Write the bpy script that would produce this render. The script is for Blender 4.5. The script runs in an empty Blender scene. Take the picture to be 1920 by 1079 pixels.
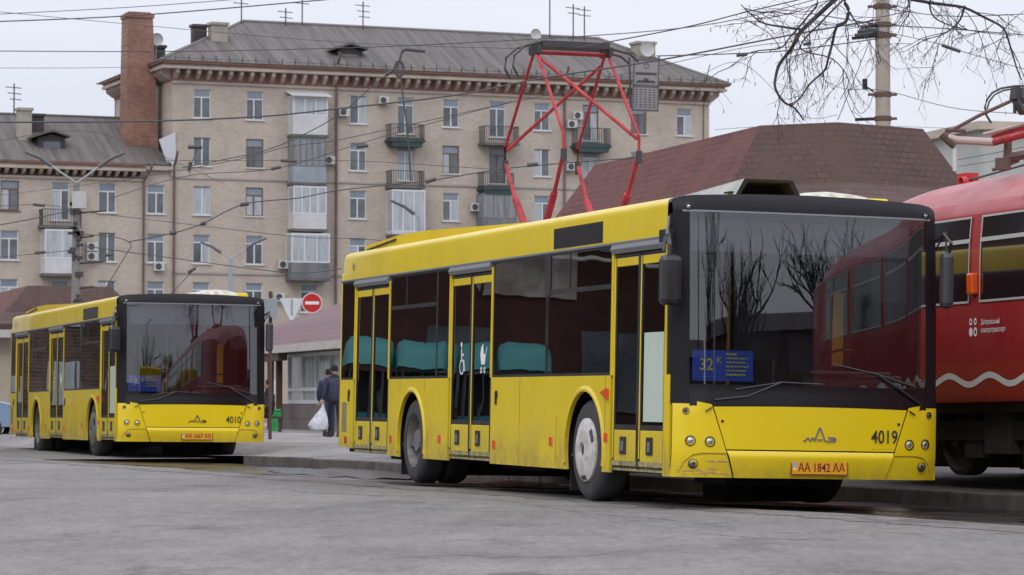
import bpy, math, random
from mathutils import Vector, Matrix
random.seed(7)
R = math.radians
sc = bpy.context.scene
# ---------------------------------------------------------------- camera
F_PX, PITCH, CAM_H = 5824.5, 0.0371, 0.953
cd = bpy.data.cameras.new('camera'); cam = bpy.data.objects.new('camera', cd)
sc.collection.objects.link(cam); sc.camera = cam
cd.sensor_width = 36; cd.lens = F_PX * 36 / 1920; cd.clip_end = 3000; cd.clip_start = .5
cam.location = (0, 0, CAM_H); cam.rotation_euler = (math.pi/2 + PITCH, R(-.07), 0)
cd.dof.use_dof = True; cd.dof.focus_distance = 30; cd.dof.aperture_fstop = 9
# ---------------------------------------------------------------- world, overcast sky
SUN_EL, SUN_ROT = R(42), R(200)
w = bpy.data.worlds.new('World'); sc.world = w; w.use_nodes = True
nt = w.node_tree; N = nt.nodes; N.clear()
def nd(tree, t, **k):
    n = tree.nodes.new(t)
    for a, b in k.items():
        if a.startswith('i_'): n.inputs[a[2:].replace('_', ' ')].default_value = b
        else: setattr(n, a, b)
    return n
sky = nd(nt, 'ShaderNodeTexSky', sky_type='NISHITA', sun_disc=False, sun_elevation=SUN_EL, sun_rotation=SUN_ROT)
tc = nd(nt, 'ShaderNodeTexCoord'); sp = nd(nt, 'ShaderNodeSeparateXYZ')
nt.links.new(tc.outputs['Generated'], sp.inputs[0])
mr = nd(nt, 'ShaderNodeMapRange'); mr.inputs[1].default_value = 0.0; mr.inputs[2].default_value = .9
mr.inputs[3].default_value = 1.0; mr.inputs[4].default_value = 2.1
nt.links.new(sp.outputs[2], mr.inputs[0])
mp = nd(nt, 'ShaderNodeMapping'); mp.inputs['Scale'].default_value = (1, 1, 3)
nz = nd(nt, 'ShaderNodeTexNoise'); nz.inputs['Scale'].default_value = 3.0; nz.inputs['Detail'].default_value = 6
nt.links.new(tc.outputs['Generated'], mp.inputs[0]); nt.links.new(mp.outputs[0], nz.inputs[0])
cr = nd(nt, 'ShaderNodeValToRGB')
cr.color_ramp.elements[0].position = .3; cr.color_ramp.elements[0].color = (.86, .88, .93, 1)
cr.color_ramp.elements[1].position = .7; cr.color_ramp.elements[1].color = (1, 1, 1.02, 1)
nt.links.new(nz.outputs[0], cr.inputs[0])
vm = nd(nt, 'ShaderNodeVectorMath', operation='MULTIPLY'); vm.inputs[1].default_value = (7.95, 8.1, 8.75)
nt.links.new(cr.outputs[0], vm.inputs[0])
vs = nd(nt, 'ShaderNodeVectorMath', operation='SCALE')
nt.links.new(vm.outputs[0], vs.inputs[0]); nt.links.new(mr.outputs[0], vs.inputs['Scale'])
mx = nd(nt, 'ShaderNodeMix', data_type='RGBA'); mx.inputs[0].default_value = .93
nt.links.new(sky.outputs[0], mx.inputs[6]); nt.links.new(vs.outputs[0], mx.inputs[7])
bg = nd(nt, 'ShaderNodeBackground'); bg.inputs[1].default_value = .1
wo = nd(nt, 'ShaderNodeOutputWorld')
nt.links.new(mx.outputs[2], bg.inputs[0]); nt.links.new(bg.outputs[0], wo.inputs[0])
# ---------------------------------------------------------------- sun behind cloud
ld = bpy.data.lights.new('sun', 'SUN'); ld.energy = .8; ld.angle = R(30); ld.color = (1, .97, .92)
sun = bpy.data.objects.new('sun', ld); sc.collection.objects.link(sun)
sd = Vector((math.sin(SUN_ROT)*math.cos(SUN_EL), math.cos(SUN_ROT)*math.cos(SUN_EL), math.sin(SUN_EL)))
sun.rotation_euler = sd.to_track_quat('Z', 'Y').to_euler(); sun.location = (0, 0, 60)
sc.view_settings.view_transform = 'Standard'; sc.view_settings.look = 'None'
sc.view_settings.exposure = 0; sc.view_settings.gamma = 1
sc.cycles.max_bounces = 8; sc.cycles.transparent_max_bounces = 16
sc.cycles.use_denoising = True; sc.cycles.sample_clamp_indirect = 6

# ---------------------------------------------------------------- helpers
def ray(px, py):
    xr = (px-960)/F_PX; yr = -(py-539.5)/F_PX
    c, s = math.cos(PITCH), math.sin(PITCH)
    return Vector((xr, c-yr*s, s+yr*c))
def at(px, py, Y):
    d = ray(px, py); return Vector((0, 0, CAM_H)) + d*(Y/d.y)
def ground_pt(px, py, z): 
    d = ray(px, py); return Vector((0, 0, CAM_H))+d*((z-CAM_H)/d.z)
class MB:
    def __init__(s): s.v = []; s.f = []; s.m = []
    def add(s, vs, fs, mi=0):
        o = len(s.v); s.v += [tuple(p) for p in vs]
        for f in fs: s.f.append([o+i for i in f]); s.m.append(mi)
        return s
    def quad(s, a, b, c, d, mi=0): return s.add([a, b, c, d], [(0, 1, 2, 3)], mi)
    def box(s, x0, x1, y0, y1, z0, z1, mi=0):
        if x0 > x1: x0, x1 = x1, x0
        if y0 > y1: y0, y1 = y1, y0
        if z0 > z1: z0, z1 = z1, z0
        v = [(x, y, z) for z in (z0, z1) for y in (y0, y1) for x in (x0, x1)]
        return s.add(v, [(0, 2, 3, 1), (4, 5, 7, 6), (0, 1, 5, 4), (2, 6, 7, 3), (0, 4, 6, 2), (1, 3, 7, 5)], mi)
    def prism(s, poly, ax, a, b, mi=0):
        def mk(p, t):
            return (t, p[0], p[1]) if ax == 0 else ((p[0], t, p[1]) if ax == 1 else (p[0], p[1], t))
        n = len(poly)
        s.add([mk(p, a) for p in poly]+[mk(p, b) for p in poly],
              [list(range(n)), list(range(2*n-1, n-1, -1))]+[(i, (i+1) % n, n+(i+1) % n, n+i) for i in range(n)], mi)
        return s
    def tube(s, pts, r, n=6, mi=0, r2=None):
        pts = [Vector(p) for p in pts]; rings = []; k = len(pts)
        for i, p in enumerate(pts):
            d = (pts[min(i+1, k-1)]-pts[max(i-1, 0)])
            if d.length < 1e-9: d = Vector((0, 0, 1))
            d.normalize(); u = d.cross(Vector((0, 0, 1)))
            if u.length < .05: u = d.cross(Vector((1, 0, 0)))
            u.normalize(); v = d.cross(u)
            rr = r if r2 is None else r+(r2-r)*i/max(k-1, 1)
            rings.append([p+u*(rr*math.cos(2*math.pi*j/n))+v*(rr*math.sin(2*math.pi*j/n)) for j in range(n)])
        vs = [q for rg in rings for q in rg]; fs = []
        for i in range(k-1):
            for j in range(n): fs.append((i*n+j, i*n+(j+1) % n, (i+1)*n+(j+1) % n, (i+1)*n+j))
        fs.append(tuple(range(n-1, -1, -1))); fs.append(tuple(range((k-1)*n, k*n)))
        return s.add(vs, fs, mi)
    def lathe(s, prof, n=24, ax=1, c=(0, 0, 0), mi=0):
        vs = []; fs = []
        for r, h in prof:
            for j in range(n):
                a = 2*math.pi*j/n; p = (r*math.cos(a), r*math.sin(a))
                q = (h, p[0], p[1]) if ax == 0 else ((p[0], h, p[1]) if ax == 1 else (p[0], p[1], h))
                vs.append((q[0]+c[0], q[1]+c[1], q[2]+c[2]))
        for i in range(len(prof)-1):
            for j in range(n): fs.append((i*n+j, i*n+(j+1) % n, (i+1)*n+(j+1) % n, (i+1)*n+j))
        return s.add(vs, fs, mi)
    def grid(s, rows, mi=0):
        k = len(rows[0]); vs = [p for r_ in rows for p in r_]; fs = []
        for i in range(len(rows)-1):
            for j in range(k-1): fs.append((i*k+j, i*k+j+1, (i+1)*k+j+1, (i+1)*k+j))
        return s.add(vs, fs, mi)
    def build(s, name, mats, parent=None, smooth=False, bevel=0, solid=0, sharp=35):
        me = bpy.data.meshes.new(name); me.from_pydata(s.v, [], s.f)
        if not isinstance(mats, (list, tuple)): mats = [mats]
        for m in mats: me.materials.append(m)
        for p, mi in zip(me.polygons, s.m): p.material_index = mi
        me.update()
        if smooth:
            for p in me.polygons: p.use_smooth = True
            try: me.set_sharp_from_angle(angle=R(sharp))
            except Exception: pass
        o = bpy.data.objects.new(name, me); sc.collection.objects.link(o)
        if parent: o.parent = parent
        if solid:
            k = o.modifiers.new('solid', 'SOLIDIFY'); k.thickness = solid; k.offset = -1
        if bevel:
            b = o.modifiers.new('bevel', 'BEVEL'); b.width = bevel; b.segments = 2; b.limit_method = 'ANGLE'; b.angle_limit = R(40)
        return o
def tag(o, label=None, cat=None, group=None, kind=None):
    if label: o['label'] = label
    if cat: o['category'] = cat
    if group: o['group'] = group
    if kind: o['kind'] = kind
    return o
def empty(name, loc, rot=(0, 0, 0), label=None, cat=None, group=None):
    o = bpy.data.objects.new(name, None); sc.collection.objects.link(o); o.location = loc; o.rotation_euler = rot
    o.empty_display_size = .2
    return tag(o, label, cat, group)
def copy_tree(o, parent=None):
    c = o.copy(); sc.collection.objects.link(c); c.parent = parent
    for ch in list(o.children): copy_tree(ch, c)
    return c
def text_mb(s, size, weight=0.0, align='CENTER'):
    cu = bpy.data.curves.new('t', 'FONT'); cu.body = s; cu.size = size; cu.align_x = align; cu.align_y = 'CENTER'
    cu.offset = weight; cu.resolution_u = 3
    o = bpy.data.objects.new('t', cu); sc.collection.objects.link(o)
    dg = bpy.context.evaluated_depsgraph_get(); dg.update()
    me = bpy.data.meshes.new_from_object(o.evaluated_get(dg))
    r = ([v.co.copy() for v in me.vertices], [list(p.vertices) for p in me.polygons])
    bpy.data.objects.remove(o); bpy.data.meshes.remove(me); return r
def put_text(mb, s, size, fn, weight=0.0, mi=0, align='CENTER', sx=1.0):
    vs, fs = text_mb(s, size, weight, align)
    mb.add([fn(v.x*sx, v.y) for v in vs], fs, mi)

# ---------------------------------------------------------------- materials
def mat(name, col, rough=.6, metal=0, noise=None, bump=None, coat=0, dirt=None, spec=.5, alpha=1, emit=None):
    m = bpy.data.materials.new(name); m.use_nodes = True; t = m.node_tree; b = t.nodes['Principled BSDF']
    b.inputs['Base Color'].default_value = (*col, 1); b.inputs['Roughness'].default_value = rough
    b.inputs['Metallic'].default_value = metal; b.inputs['Coat Weight'].default_value = coat
    b.inputs['Coat Roughness'].default_value = .08; b.inputs['Specular IOR Level'].default_value = spec
    if emit: b.inputs['Emission Color'].default_value = (*emit[0], 1); b.inputs['Emission Strength'].default_value = emit[1]
    c = nd(t, 'ShaderNodeTexCoord'); last = None
    if noise:      # (scale, amount, stretch)
        n = nd(t, 'ShaderNodeTexNoise'); n.inputs['Scale'].default_value = noise[0]; n.inputs['Detail'].default_value = 6; n.inputs['Roughness'].default_value = .65
        mpp = nd(t, 'ShaderNodeMapping'); mpp.inputs['Scale'].default_value = noise[2] if len(noise) > 2 else (1, 1, 1)
        t.links.new(c.outputs['Object'], mpp.inputs[0]); t.links.new(mpp.outputs[0], n.inputs[0])
        r_ = nd(t, 'ShaderNodeMapRange'); r_.inputs[1].default_value = .3; r_.inputs[2].default_value = .7
        r_.inputs[3].default_value = 1-noise[1]; r_.inputs[4].default_value = 1+noise[1]
        t.links.new(n.outputs[0], r_.inputs[0])
        v = nd(t, 'ShaderNodeVectorMath', operation='SCALE'); v.inputs[0].default_value = col
        t.links.new(r_.outputs[0], v.inputs['Scale']); last = v.outputs[0]
        t.links.new(last, b.inputs['Base Color'])
    if dirt:       # (colour, amount, scale)
        n = nd(t, 'ShaderNodeTexNoise'); n.inputs['Scale'].default_value = dirt[2]; n.inputs['Detail'].default_value = 8; n.inputs['Roughness'].default_value = .7
        t.links.new(c.outputs['Object'], n.inputs[0])
        r_ = nd(t, 'ShaderNodeMapRange'); r_.inputs[1].default_value = .42; r_.inputs[2].default_value = .75; r_.inputs[3].default_value = 0; r_.inputs[4].default_value = dirt[1]
        t.links.new(n.outputs[0], r_.inputs[0])
        x = nd(t, 'ShaderNodeMix', data_type='RGBA'); x.inputs[6].default_value = (*col, 1); x.inputs[7].default_value = (*dirt[0], 1)
        if last: t.links.new(last, x.inputs[6])
        t.links.new(r_.outputs[0], x.inputs[0]); t.links.new(x.outputs[2], b.inputs['Base Color'])
        a = nd(t, 'ShaderNodeMath', operation='ADD'); a.inputs[1].default_value = rough; t.links.new(r_.outputs[0], a.inputs[0]); t.links.new(a.outputs[0], b.inputs['Roughness'])
    if bump:       # (scale, strength, distance)
        n = nd(t, 'ShaderNodeTexNoise'); n.inputs['Scale'].default_value = bump[0]; n.inputs['Detail'].default_value = 4
        t.links.new(c.outputs['Object'], n.inputs[0])
        bp = nd(t, 'ShaderNodeBump'); bp.inputs['Strength'].default_value = bump[1]; bp.inputs['Distance'].default_value = bump[2]
        t.links.new(n.outputs[0], bp.inputs['Height']); t.links.new(bp.outputs[0], b.inputs['Normal'])
    return m
def glass(name, tint, refl, ior=1.5, rough=.01, gcol=(1, 1, 1), wave=0):
    m = bpy.data.materials.new(name); m.use_nodes = True; t = m.node_tree; t.nodes.clear()
    o = nd(t, 'ShaderNodeOutputMaterial'); tr = nd(t, 'ShaderNodeBsdfTransparent'); tr.inputs[0].default_value = (*tint, 1)
    g = nd(t, 'ShaderNodeBsdfGlossy'); g.inputs['Roughness'].default_value = rough; g.inputs[0].default_value = (*gcol, 1)
    fr = nd(t, 'ShaderNodeFresnel'); fr.inputs[0].default_value = ior
    ml = nd(t, 'ShaderNodeMath', operation='MULTIPLY', use_clamp=True); ml.inputs[1].default_value = refl
    mxx = nd(t, 'ShaderNodeMixShader'); t.links.new(fr.outputs[0], ml.inputs[0]); t.links.new(ml.outputs[0], mxx.inputs[0])
    t.links.new(tr.outputs[0], mxx.inputs[1]); t.links.new(g.outputs[0], mxx.inputs[2]); t.links.new(mxx.outputs[0], o.inputs[0])
    if wave:
        c = nd(t, 'ShaderNodeTexCoord'); n = nd(t, 'ShaderNodeTexNoise'); n.inputs['Scale'].default_value = 1.3; n.inputs['Detail'].default_value = 1
        t.links.new(c.outputs['Object'], n.inputs[0]); bp = nd(t, 'ShaderNodeBump'); bp.inputs['Strength'].default_value = wave; bp.inputs['Distance'].default_value = .05
        t.links.new(n.outputs[0], bp.inputs['Height']); t.links.new(bp.outputs[0], g.inputs['Normal'])
    return m
def grime(m, col, z0, z1, amt, sc_=3.5):
    t = m.node_tree; b = t.nodes['Principled BSDF']; L = t.links.new; src = b.inputs['Base Color'].links[0].from_socket
    c = nd(t, 'ShaderNodeTexCoord'); sx = nd(t, 'ShaderNodeSeparateXYZ'); L(c.outputs['Object'], sx.inputs[0])
    n = nd(t, 'ShaderNodeTexNoise'); n.inputs['Scale'].default_value = sc_; n.inputs['Detail'].default_value = 9; n.inputs['Roughness'].default_value = .72; L(c.outputs['Object'], n.inputs[0])
    a = nd(t, 'ShaderNodeMapRange'); a.inputs[1].default_value = z0; a.inputs[2].default_value = z1; a.inputs[3].default_value = 1; a.inputs[4].default_value = 0; L(sx.outputs[2], a.inputs[0])
    k = nd(t, 'ShaderNodeMapRange'); k.inputs[1].default_value = .38; k.inputs[2].default_value = .68; k.inputs[4].default_value = amt; L(n.outputs[0], k.inputs[0])
    u = nd(t, 'ShaderNodeMath', operation='MULTIPLY'); L(a.outputs[0], u.inputs[0]); L(k.outputs[0], u.inputs[1])
    x = nd(t, 'ShaderNodeMix', data_type='RGBA'); x.inputs[7].default_value = (*col, 1); L(u.outputs[0], x.inputs[0]); L(src, x.inputs[6]); L(x.outputs[2], b.inputs['Base Color'])
YEL = mat('bus_yellow', (.77, .57, .010), .33, noise=(1.3, .05), dirt=((.34, .27, .10), .18, 2.2), coat=.22)
grime(YEL, (.20, .16, .09), .28, .75, .75)
YEL2 = mat('bus_yellow_front', (.85, .62, .006), .28, noise=(2, .03), dirt=((.5, .4, .12), .08, 4), coat=.4)
grime(YEL2, (.24, .19, .08), .28, .50, .5, 5)
BLK = mat('black_plastic', (.018, .018, .02), .32, coat=.2, dirt=((.10, .095, .09), .25, 5))
MASK = mat('mask_black', (.011, .010, .013), .45, spec=.22)
RUB = mat('rubber', (.035, .035, .037), .75, dirt=((.14, .13, .12), .4, 6))
DRK = mat('underbody', (.012, .012, .012), .9)
GREY = mat('grey_trim', (.16, .16, .17), .5, dirt=((.3, .28, .25), .3, 8))
CHR = mat('chrome', (.75, .75, .77), .15, 1)
RIMG = mat('rim_grey', (.20, .19, .18), .6, .3, dirt=((.10, .08, .06), .6, 9))
HUB = mat('hubcap', (.60, .58, .55), .45, dirt=((.16, .13, .10), .75, 8))
WHT = mat('white_paint', (.78, .78, .76), .45, dirt=((.45, .43, .38), .4, 4))
ORG = mat('orange_lens', (.75, .10, .01), .2, coat=.5)
REDL = mat('red_lens', (.45, .02, .01), .25, coat=.5)
INT = mat('bus_interior', (.10, .10, .11), .7)
SEAT = mat('seat_fabric', (.05, .03, .06), .85)
SGLASS = glass('side_glass', (.16, .15, .16), 1.25, 1.6, wave=.04)
WGLASS = glass('windshield_glass', (.72, .74, .76), 3.0, 1.5)
BLUE = mat('blue_board', (.03, .13, .70), .5)
YTX = mat('yellow_text', (.95, .85, .12), .6)
BTX = mat('black_text', (.03, .03, .03), .5)
PLT = mat('plate_orange', (.80, .36, .02), .4, noise=(20, .08))
PTX = mat('plate_text', (.13, .01, .01), .5)
LENS = mat('lamp_lens', (.55, .57, .6), .08, .6, coat=1)
SCR = mat('dest_screen', (.02, .02, .02), .3, noise=(60, .5, (1, 1, .1)))
MINT = mat('mint_panel', (.50, .58, .48), .5)
WTX = mat('white_sticker', (.8, .8, .8), .5)
SEAM = mat('seam', (.16, .115, .02), .7)
SCRATCH = mat('scratch', (.42, .25, .17), .7)
RSTEP = mat('worn_step', (.35, .30, .12), .7, noise=(14, .5), dirt=((.08, .07, .06), .9, 12))

def side_fn(y):      # local text plane on the right side: reads from rear(left) to front(right)
    return lambda a, b, x0=0, z0=0: (x0+a, y, z0+b)

# ---------------------------------------------------------------- the bus
def roofz(y):
    a = abs(y)
    pts = [(0, 2.80), (.6, 2.79), (1.1, 2.765), (1.2, 2.75), (1.25, 2.725), (1.27, 2.695), (1.275, 2.66)]
    for (a0, z0), (a1, z1) in zip(pts, pts[1:]):
        if a <= a1: return z0+(z1-z0)*(a-a0)/(a1-a0)
    return 2.66
def fx(y, z):
    a = min(abs(y)/1.275, 1); x = -.05*a**2-.11*a**10
    if z > .95: x -= .018*(z-.95)+.012*(z-.95)**2
    if z > 2.62: x -= .09*min((z-2.62)/.18, 1)**2
    if z < .48: x -= (.48-z)*.22
    if z < .95: x += .012
    return x
def patch(mb, yl, yr, zb, zt, off=0, n=16, k=6, mi=0):
    rows = []
    for i in range(k+1):
        t = i/k; r_ = []
        for j in range(n+1):
            s = j/n
            zm0, zm1 = zb(s), zt(s); z = zm0+(zm1-zm0)*t
            y = yl(t)+(yr(t)-yl(t))*s
            r_.append((fx(y, z)+off, y, z))
        rows.append(r_)
    mb.grid(rows, mi)
WB = 1.275
def make_bus(root, number, plate, route, hubbed=True):
    HUBM = HUB if hubbed else RIMG
    ND = 24
    # ---- shell
    b = MB()
    xs = [-.30, -3, -6, -9, -11.85, -11.96, -12.0]; ys = [-1.275, -1.27, -1.25, -1.2, -1.1, -.6, 0, .6, 1.1, 1.2, 1.25, 1.27, 1.275]
    def sec(x, extra):
        s = 1 if x > -11.9 else (.985 if x > -11.98 else .95)
        dz = 0 if x > -11.9 else (-.02 if x > -11.98 else -.07)
        return [(x, -WB*s, 2.39)]+[(x, y*s, roofz(y)+dz) for y in ys]+[(x, WB*s, 2.39)]
    b.grid([sec(x, 0) for x in xs])
    rr = sec(-12.0, 0); b.add(rr, [list(range(len(rr)))])
    b.build('roof_shell', YEL, root, smooth=True, sharp=50)
    def lower(x0, x1, arch=None, side=-1, zb=lambda x: .285):
        pts = [(x0, 1.18), (x0, zb(x0))]
        if arch:
            c, r_ = arch
            z0 = zb(c); a0 = math.asin((z0-.48)/r_)
            for i in range(17):
                a = math.pi-a0+(2*a0-math.pi)*i/16
                pts.append((c+r_*math.cos(a), .48+r_*math.sin(a)))
        pts += [(x1, zb(x1)), (x1, 1.18)]
        m = MB(); m.prism(pts, 1, side*WB, side*(WB-.03))
        if arch:   # flared wheel arch lip
            c, r_ = arch; ring = []
            for i in range(25):
                a = math.pi+.25-(math.pi+.5)*i/24
                ring.append([(c+(r_+q)*math.cos(a), side*(WB+dy), .48+(r_+q)*math.sin(a)) for q, dy in ((-.005, -.03), (-.005, .012), (.02, .016), (.05, .0))])
            m.grid(ring)
        return m
    zr = lambda x: .285 if x > -9.3 else .285+(-9.3-x)*.03
    for side in (-1, 1):
        if side == -1:
            segs = [(-11.97, -11.3, None), (-9.66, -7.15, (-8.64, .56)), (-5.55, -1.76, (-2.5, .56)), (-.30, -.17, None)]
        else:
            segs = [(-11.97, -7.15, (-8.64, .56)), (-7.15, -.17, (-2.5, .56))]
        m = MB()
        for x0, x1, a in segs:
            q = lower(x0, x1, a, side, zr); q.build('side_panel', YEL, root)
        if side == -1:
            for x in (-11.3, -9.69, -7.15, -5.58, -1.76):
                m = MB(); m.box(x, x+.045, -1.281, -1.235, 1.18, 2.33); m.build('door_pillar', YEL, root)
            m = MB(); m.box(-.305, -.262, -1.283, -1.235, .285, 2.33); m.build('door_pillar', YEL, root)
            for x, z0, z1 in ((-9.15, 1.05, 1.18), (-8.1, 1.05, 1.18), (-7.95, .30, .62), (-4.55, .30, 1.17), (-3.35, .30, .80), (-1.9, .62, 1.17), (-10.5, 0, 0)):
                if z1 > 0:
                    m = MB(); m.box(x, x+.007, -1.2765, -1.27, z0, z1); m.build('panel_seam', SEAM, root)
    # rear
    m = MB(); m.prism([(-1.22, .4), (-1.22, 2.45), (1.22, 2.45), (1.22, .4)], 0, -12.02, -11.95)
    m.box(-12.0, -11.93, -1.275, -1.2, .37, 2.5); m.box(-12.0, -11.93, 1.2, 1.275, .37, 2.5)
    m.build('rear_panel', YEL, root, bevel=.02)
    m = MB(); m.box(-12.035, -12.022, -1.0, 1.0, 1.5, 2.3); m.build('rear_window', BLK, root)
    for s in (-1, 1):
        m = MB(); m.box(-12.04, -12.022, s*1.05, s*1.17, .7, 1.25); m.build('tail_light', REDL, root, bevel=.01)
    # underbody and wheel wells
    m = MB()
    for x0, x1 in ((-1.9, -.45), (-8.05, -3.1), (-11.8, -9.25)): m.box(x0, x1, -1.18, 1.18, .30, .40)
    for c in (-2.5, -8.64):
        m.box(c-.62, c+.62, -.72, .72, .42, 1.06); m.box(c-.62, c+.62, -1.2, 1.2, 1.06, 1.10)
        for s in (-1, 1):
            m.box(c-.62, c-.6, s*.72, s*1.24, .30, 1.06); m.box(c+.6, c+.62, s*.72, s*1.24, .30, 1.06)
        m.tube([(c, -1, .45), (c, 1, .45)], .09, 8)
    m.box(-7.6, -6.0, -.5, .5, .2, .31); m.box(-11.6, -10.0, -.7, .7, .22, .31); m.box(-1.7, -.9, -.45, .45, .20, .30)
    m.box(-3.12, -3.09, -1.2, -.6, .08, .5); m.box(-3.12, -3.09, .6, 1.2, .08, .5); m.box(-9.3, -9.27, -1.2, 1.2, .08, .5); m.box(-2.8, -2.2, .05, 1.0, .02, .5); m.box(-8.9, -8.3, -.5, .5, .14, .5)
    m.build('underbody', DRK, root)
    # window band, right side
    def glasspane(x0, x1, z0, z1, side=-1, name='side_window', vent=False):
        y = side*(WB-.006)
        m = MB(); m.box(x0, x1, y, y-side*.012, z0, z1)
        w_ = m.build(name, SGLASS, root)
        g = .028; q = MB(); yo = side*(WB-.003); yi = side*(WB-.03)
        q.box(x0-.0, x0+g, yo, yi, z0, z1); q.box(x1-g, x1, yo, yi, z0, z1)
        q.box(x0+g, x1-g, yo, yi, z0, z0+g); q.box(x0+g, x1-g, yo, yi, z1-g, z1)
        if vent:
            q.box(x0+g, x1-g, yo, yi, 1.985, 2.03); q.box((x0+x1)/2-.3, (x0+x1)/2-.27, side*(WB-.001), yi, 2.03, z1-g)
        q.build('window_rim', BLK, w_)
        return w_
    glasspane(-11.95, -11.31, 1.18, 2.39)
    glasspane(-9.64, -7.66, 1.18, 2.39, vent=True); glasspane(-7.66, -7.16, 1.18, 2.39)
    glasspane(-5.53, -3.72, 1.18, 2.39); glasspane(-3.70, -1.77, 1.18, 2.39, vent=True)
    q = MB(); q.box(-3.78, -3.62, -1.283, -1.24, 1.97, 2.38); q.build('air_intake', BLK, root, bevel=.01)
    for x0, x1 in ((-11.95, -10.3), (-10.28, -8.4), (-8.38, -6.4), (-6.38, -4.4), (-4.38, -2.4), (-2.38, -.5)):
        glasspane(x0, x1, 1.18, 2.39, 1)
    # gutter and door headers
    q = MB()
    q.box(-11.97, -.26, -1.288, -1.25, 2.385, 2.41); q.box(-11.97, -.26, 1.25, 1.288, 2.385, 2.41)
    q.build('gutter_rail', GREY, root, bevel=.006)
    for x0, x1 in ((-11.28, -9.7), (-7.13, -5.6), (-1.74, -.32)):
        q = MB(); q.prism([(-1.29, 2.30), (-1.31, 2.34), (-1.29, 2.384), (-1.22, 2.384), (-1.22, 2.30)], 0, x0, x1)
        q.build('door_header', GREY, root)
    # ---- doors
    for di, (x0, x1) in enumerate(((-11.25, -9.69), (-7.10, -5.58), (-1.71, -.315))):
        mid = (x0+x1)/2
        for li, (a, c) in enumerate(((x0, mid-.012), (mid+.012, x1))):
            d = MB(); y0, y1 = -1.262, -1.235
            d.box(a, a+.05, y0, y1, .33, 2.29); d.box(c-.055, c, y0, y1, .33, 2.29); d.box(a+.05, c-.055, y0, y1, .68, .73)
            d.box(a+.05, c-.055, y0, y1, .33, .36); d.box(a+.05, c-.055, y0, y1, 2.26, 2.29)
            if li == 0: d.box(c-.008, c+.032, -1.272, -1.24, .33, 2.29)
            do = d.build('door', BLK, root)
            g = MB(); g.box(a+.05, c-.055, -1.252, -1.246, .73, 2.20); g.build('door_glass', SGLASS, do)
            p = MB(); p.box(a+.052, c-.057, -1.266, -1.24, .362, .68); p.box(a+.052, c-.057, -1.266, -1.24, 2.18, 2.258)
            p.box(a+.0, a+.022, -1.268, -1.24, .42, 2.26)
            p.build('door_panel', YEL, do, bevel=.006)
            v = MB(); v.box(a+.23, a+.39, -1.275, -1.262, .46, .62); v.box(a+.28, a+.34, -1.282, -1.276, .49, .58, 1); v.build('door_handle_recess', [BLK, GREY], do)
            if di == 2 and li == 1:
                p = MB(); p.box(a+.10, c-.075, -1.258, -1.2525, .76, 1.56); p.build('mint_panel', MINT, do)
        st = MB(); st.box(x0+.02, x1-.02, -1.262, -1.1, .31, .355); st.box(x0+.02, x1-.02, -1.268, -1.25, .355, .40); st.build('door_step', RSTEP, root)
    # pictograms on the middle door
    q = MB(); y = -1.2535
    def pt(a, b_): return (a, y, b_)
    def disc(cx, cz, r_, n=14, r0=0):
        vs = [pt(cx+r_*math.cos(6.2832*i/n), cz+r_*math.sin(6.2832*i/n)) for i in range(n)]
        if r0:
            vs += [pt(cx+r0*math.cos(6.2832*i/n), cz+r0*math.sin(6.2832*i/n)) for i in range(n)]
            q.add(vs, [(i, (i+1) % n, n+(i+1) % n, n+i) for i in range(n)])
        else: q.add(vs, [list(range(n))])
    def bar(x0, z0, x1, z1, w_):
        d = Vector((x1-x0, z1-z0)).normalized(); nx, nz = -d.y*w_/2, d.x*w_/2
        q.quad(pt(x0+nx, z0+nz), pt(x1+nx, z1+nz), pt(x1-nx, z1-nz), pt(x0-nx, z0-nz))
    cx, cz = -6.72, 1.30
    disc(cx, cz, .085, 18, .065); disc(cx-.02, cz+.24, .03); bar(cx-.02, cz+.2, cx, cz+.06, .03); bar(cx, cz+.07, cx+.08, cz+.06, .025); bar(cx+.08, cz+.07, cx+.12, cz-.05, .025); bar(cx-.015, cz+.13, cx+.07, cz+.13, .02)
    q.build('wheelchair_sign', WTX, root)
    q = MB(); cx = -5.93
    disc(cx-.06, cz-.04, .035, 12, .018); disc(cx+.06, cz-.04, .035, 12, .018)
    q.add([pt(cx-.1, cz+.13), pt(cx-.06, cz+.02), pt(cx+.07, cz+.02), pt(cx+.1, cz+.13), pt(cx+.02, cz+.13), pt(cx+.0, cz+.24), pt(cx-.07, cz+.2)], [(0, 1, 2, 3, 4, 5, 6)])
    bar(cx+.09, cz+.12, cx+.14, cz+.2, .018)
    q.build('pram_sign', WTX, root)
    # side destination screen, small things on the flank
    q = MB(); q.box(-3.52, -2.05, -1.279, -1.26, 2.425, 2.625, 0); q.box(-3.50, -2.07, -1.282, -1.278, 2.44, 2.61, 1)
    q.build('side_display', [BLK, SCR], root)
    for x, z in ((-11.62, .40), (-9.5, .44), (-7.45, .47), (-5.4, .44), (-3.5, .50), (-1.86, .56)):
        q = MB(); q.box(x-.05, x+.05, -1.285, -1.27, z, z+.09); q.build('side_marker', ORG if x > -11 else REDL, root, bevel=.008)
    q = MB(); q.prism([(-1.98, 1.02), (-1.80, 1.06), (-1.80, .96)], 1, -1.30, -1.27); q.build('side_marker', ORG, root, bevel=.006)
    q = MB()
    for i in range(14): q.box(-11.83, -11.60, -1.281, -1.27, .55+i*.026, .565+i*.026)
    q.build('louvre', GREY, root)
    for x, z in ((-11.5, 1.02), (-5.35, 1.0)):
        q = MB(); q.lathe([(.0, -1.284), (.045, -1.284), (.045, -1.27)], 14, 1, (x, 0, z)); q.box(x-.02, x+.02, -1.29, -1.28, z-.10, z-.02)
        q.build('filler_cap', BLK, root)
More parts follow.
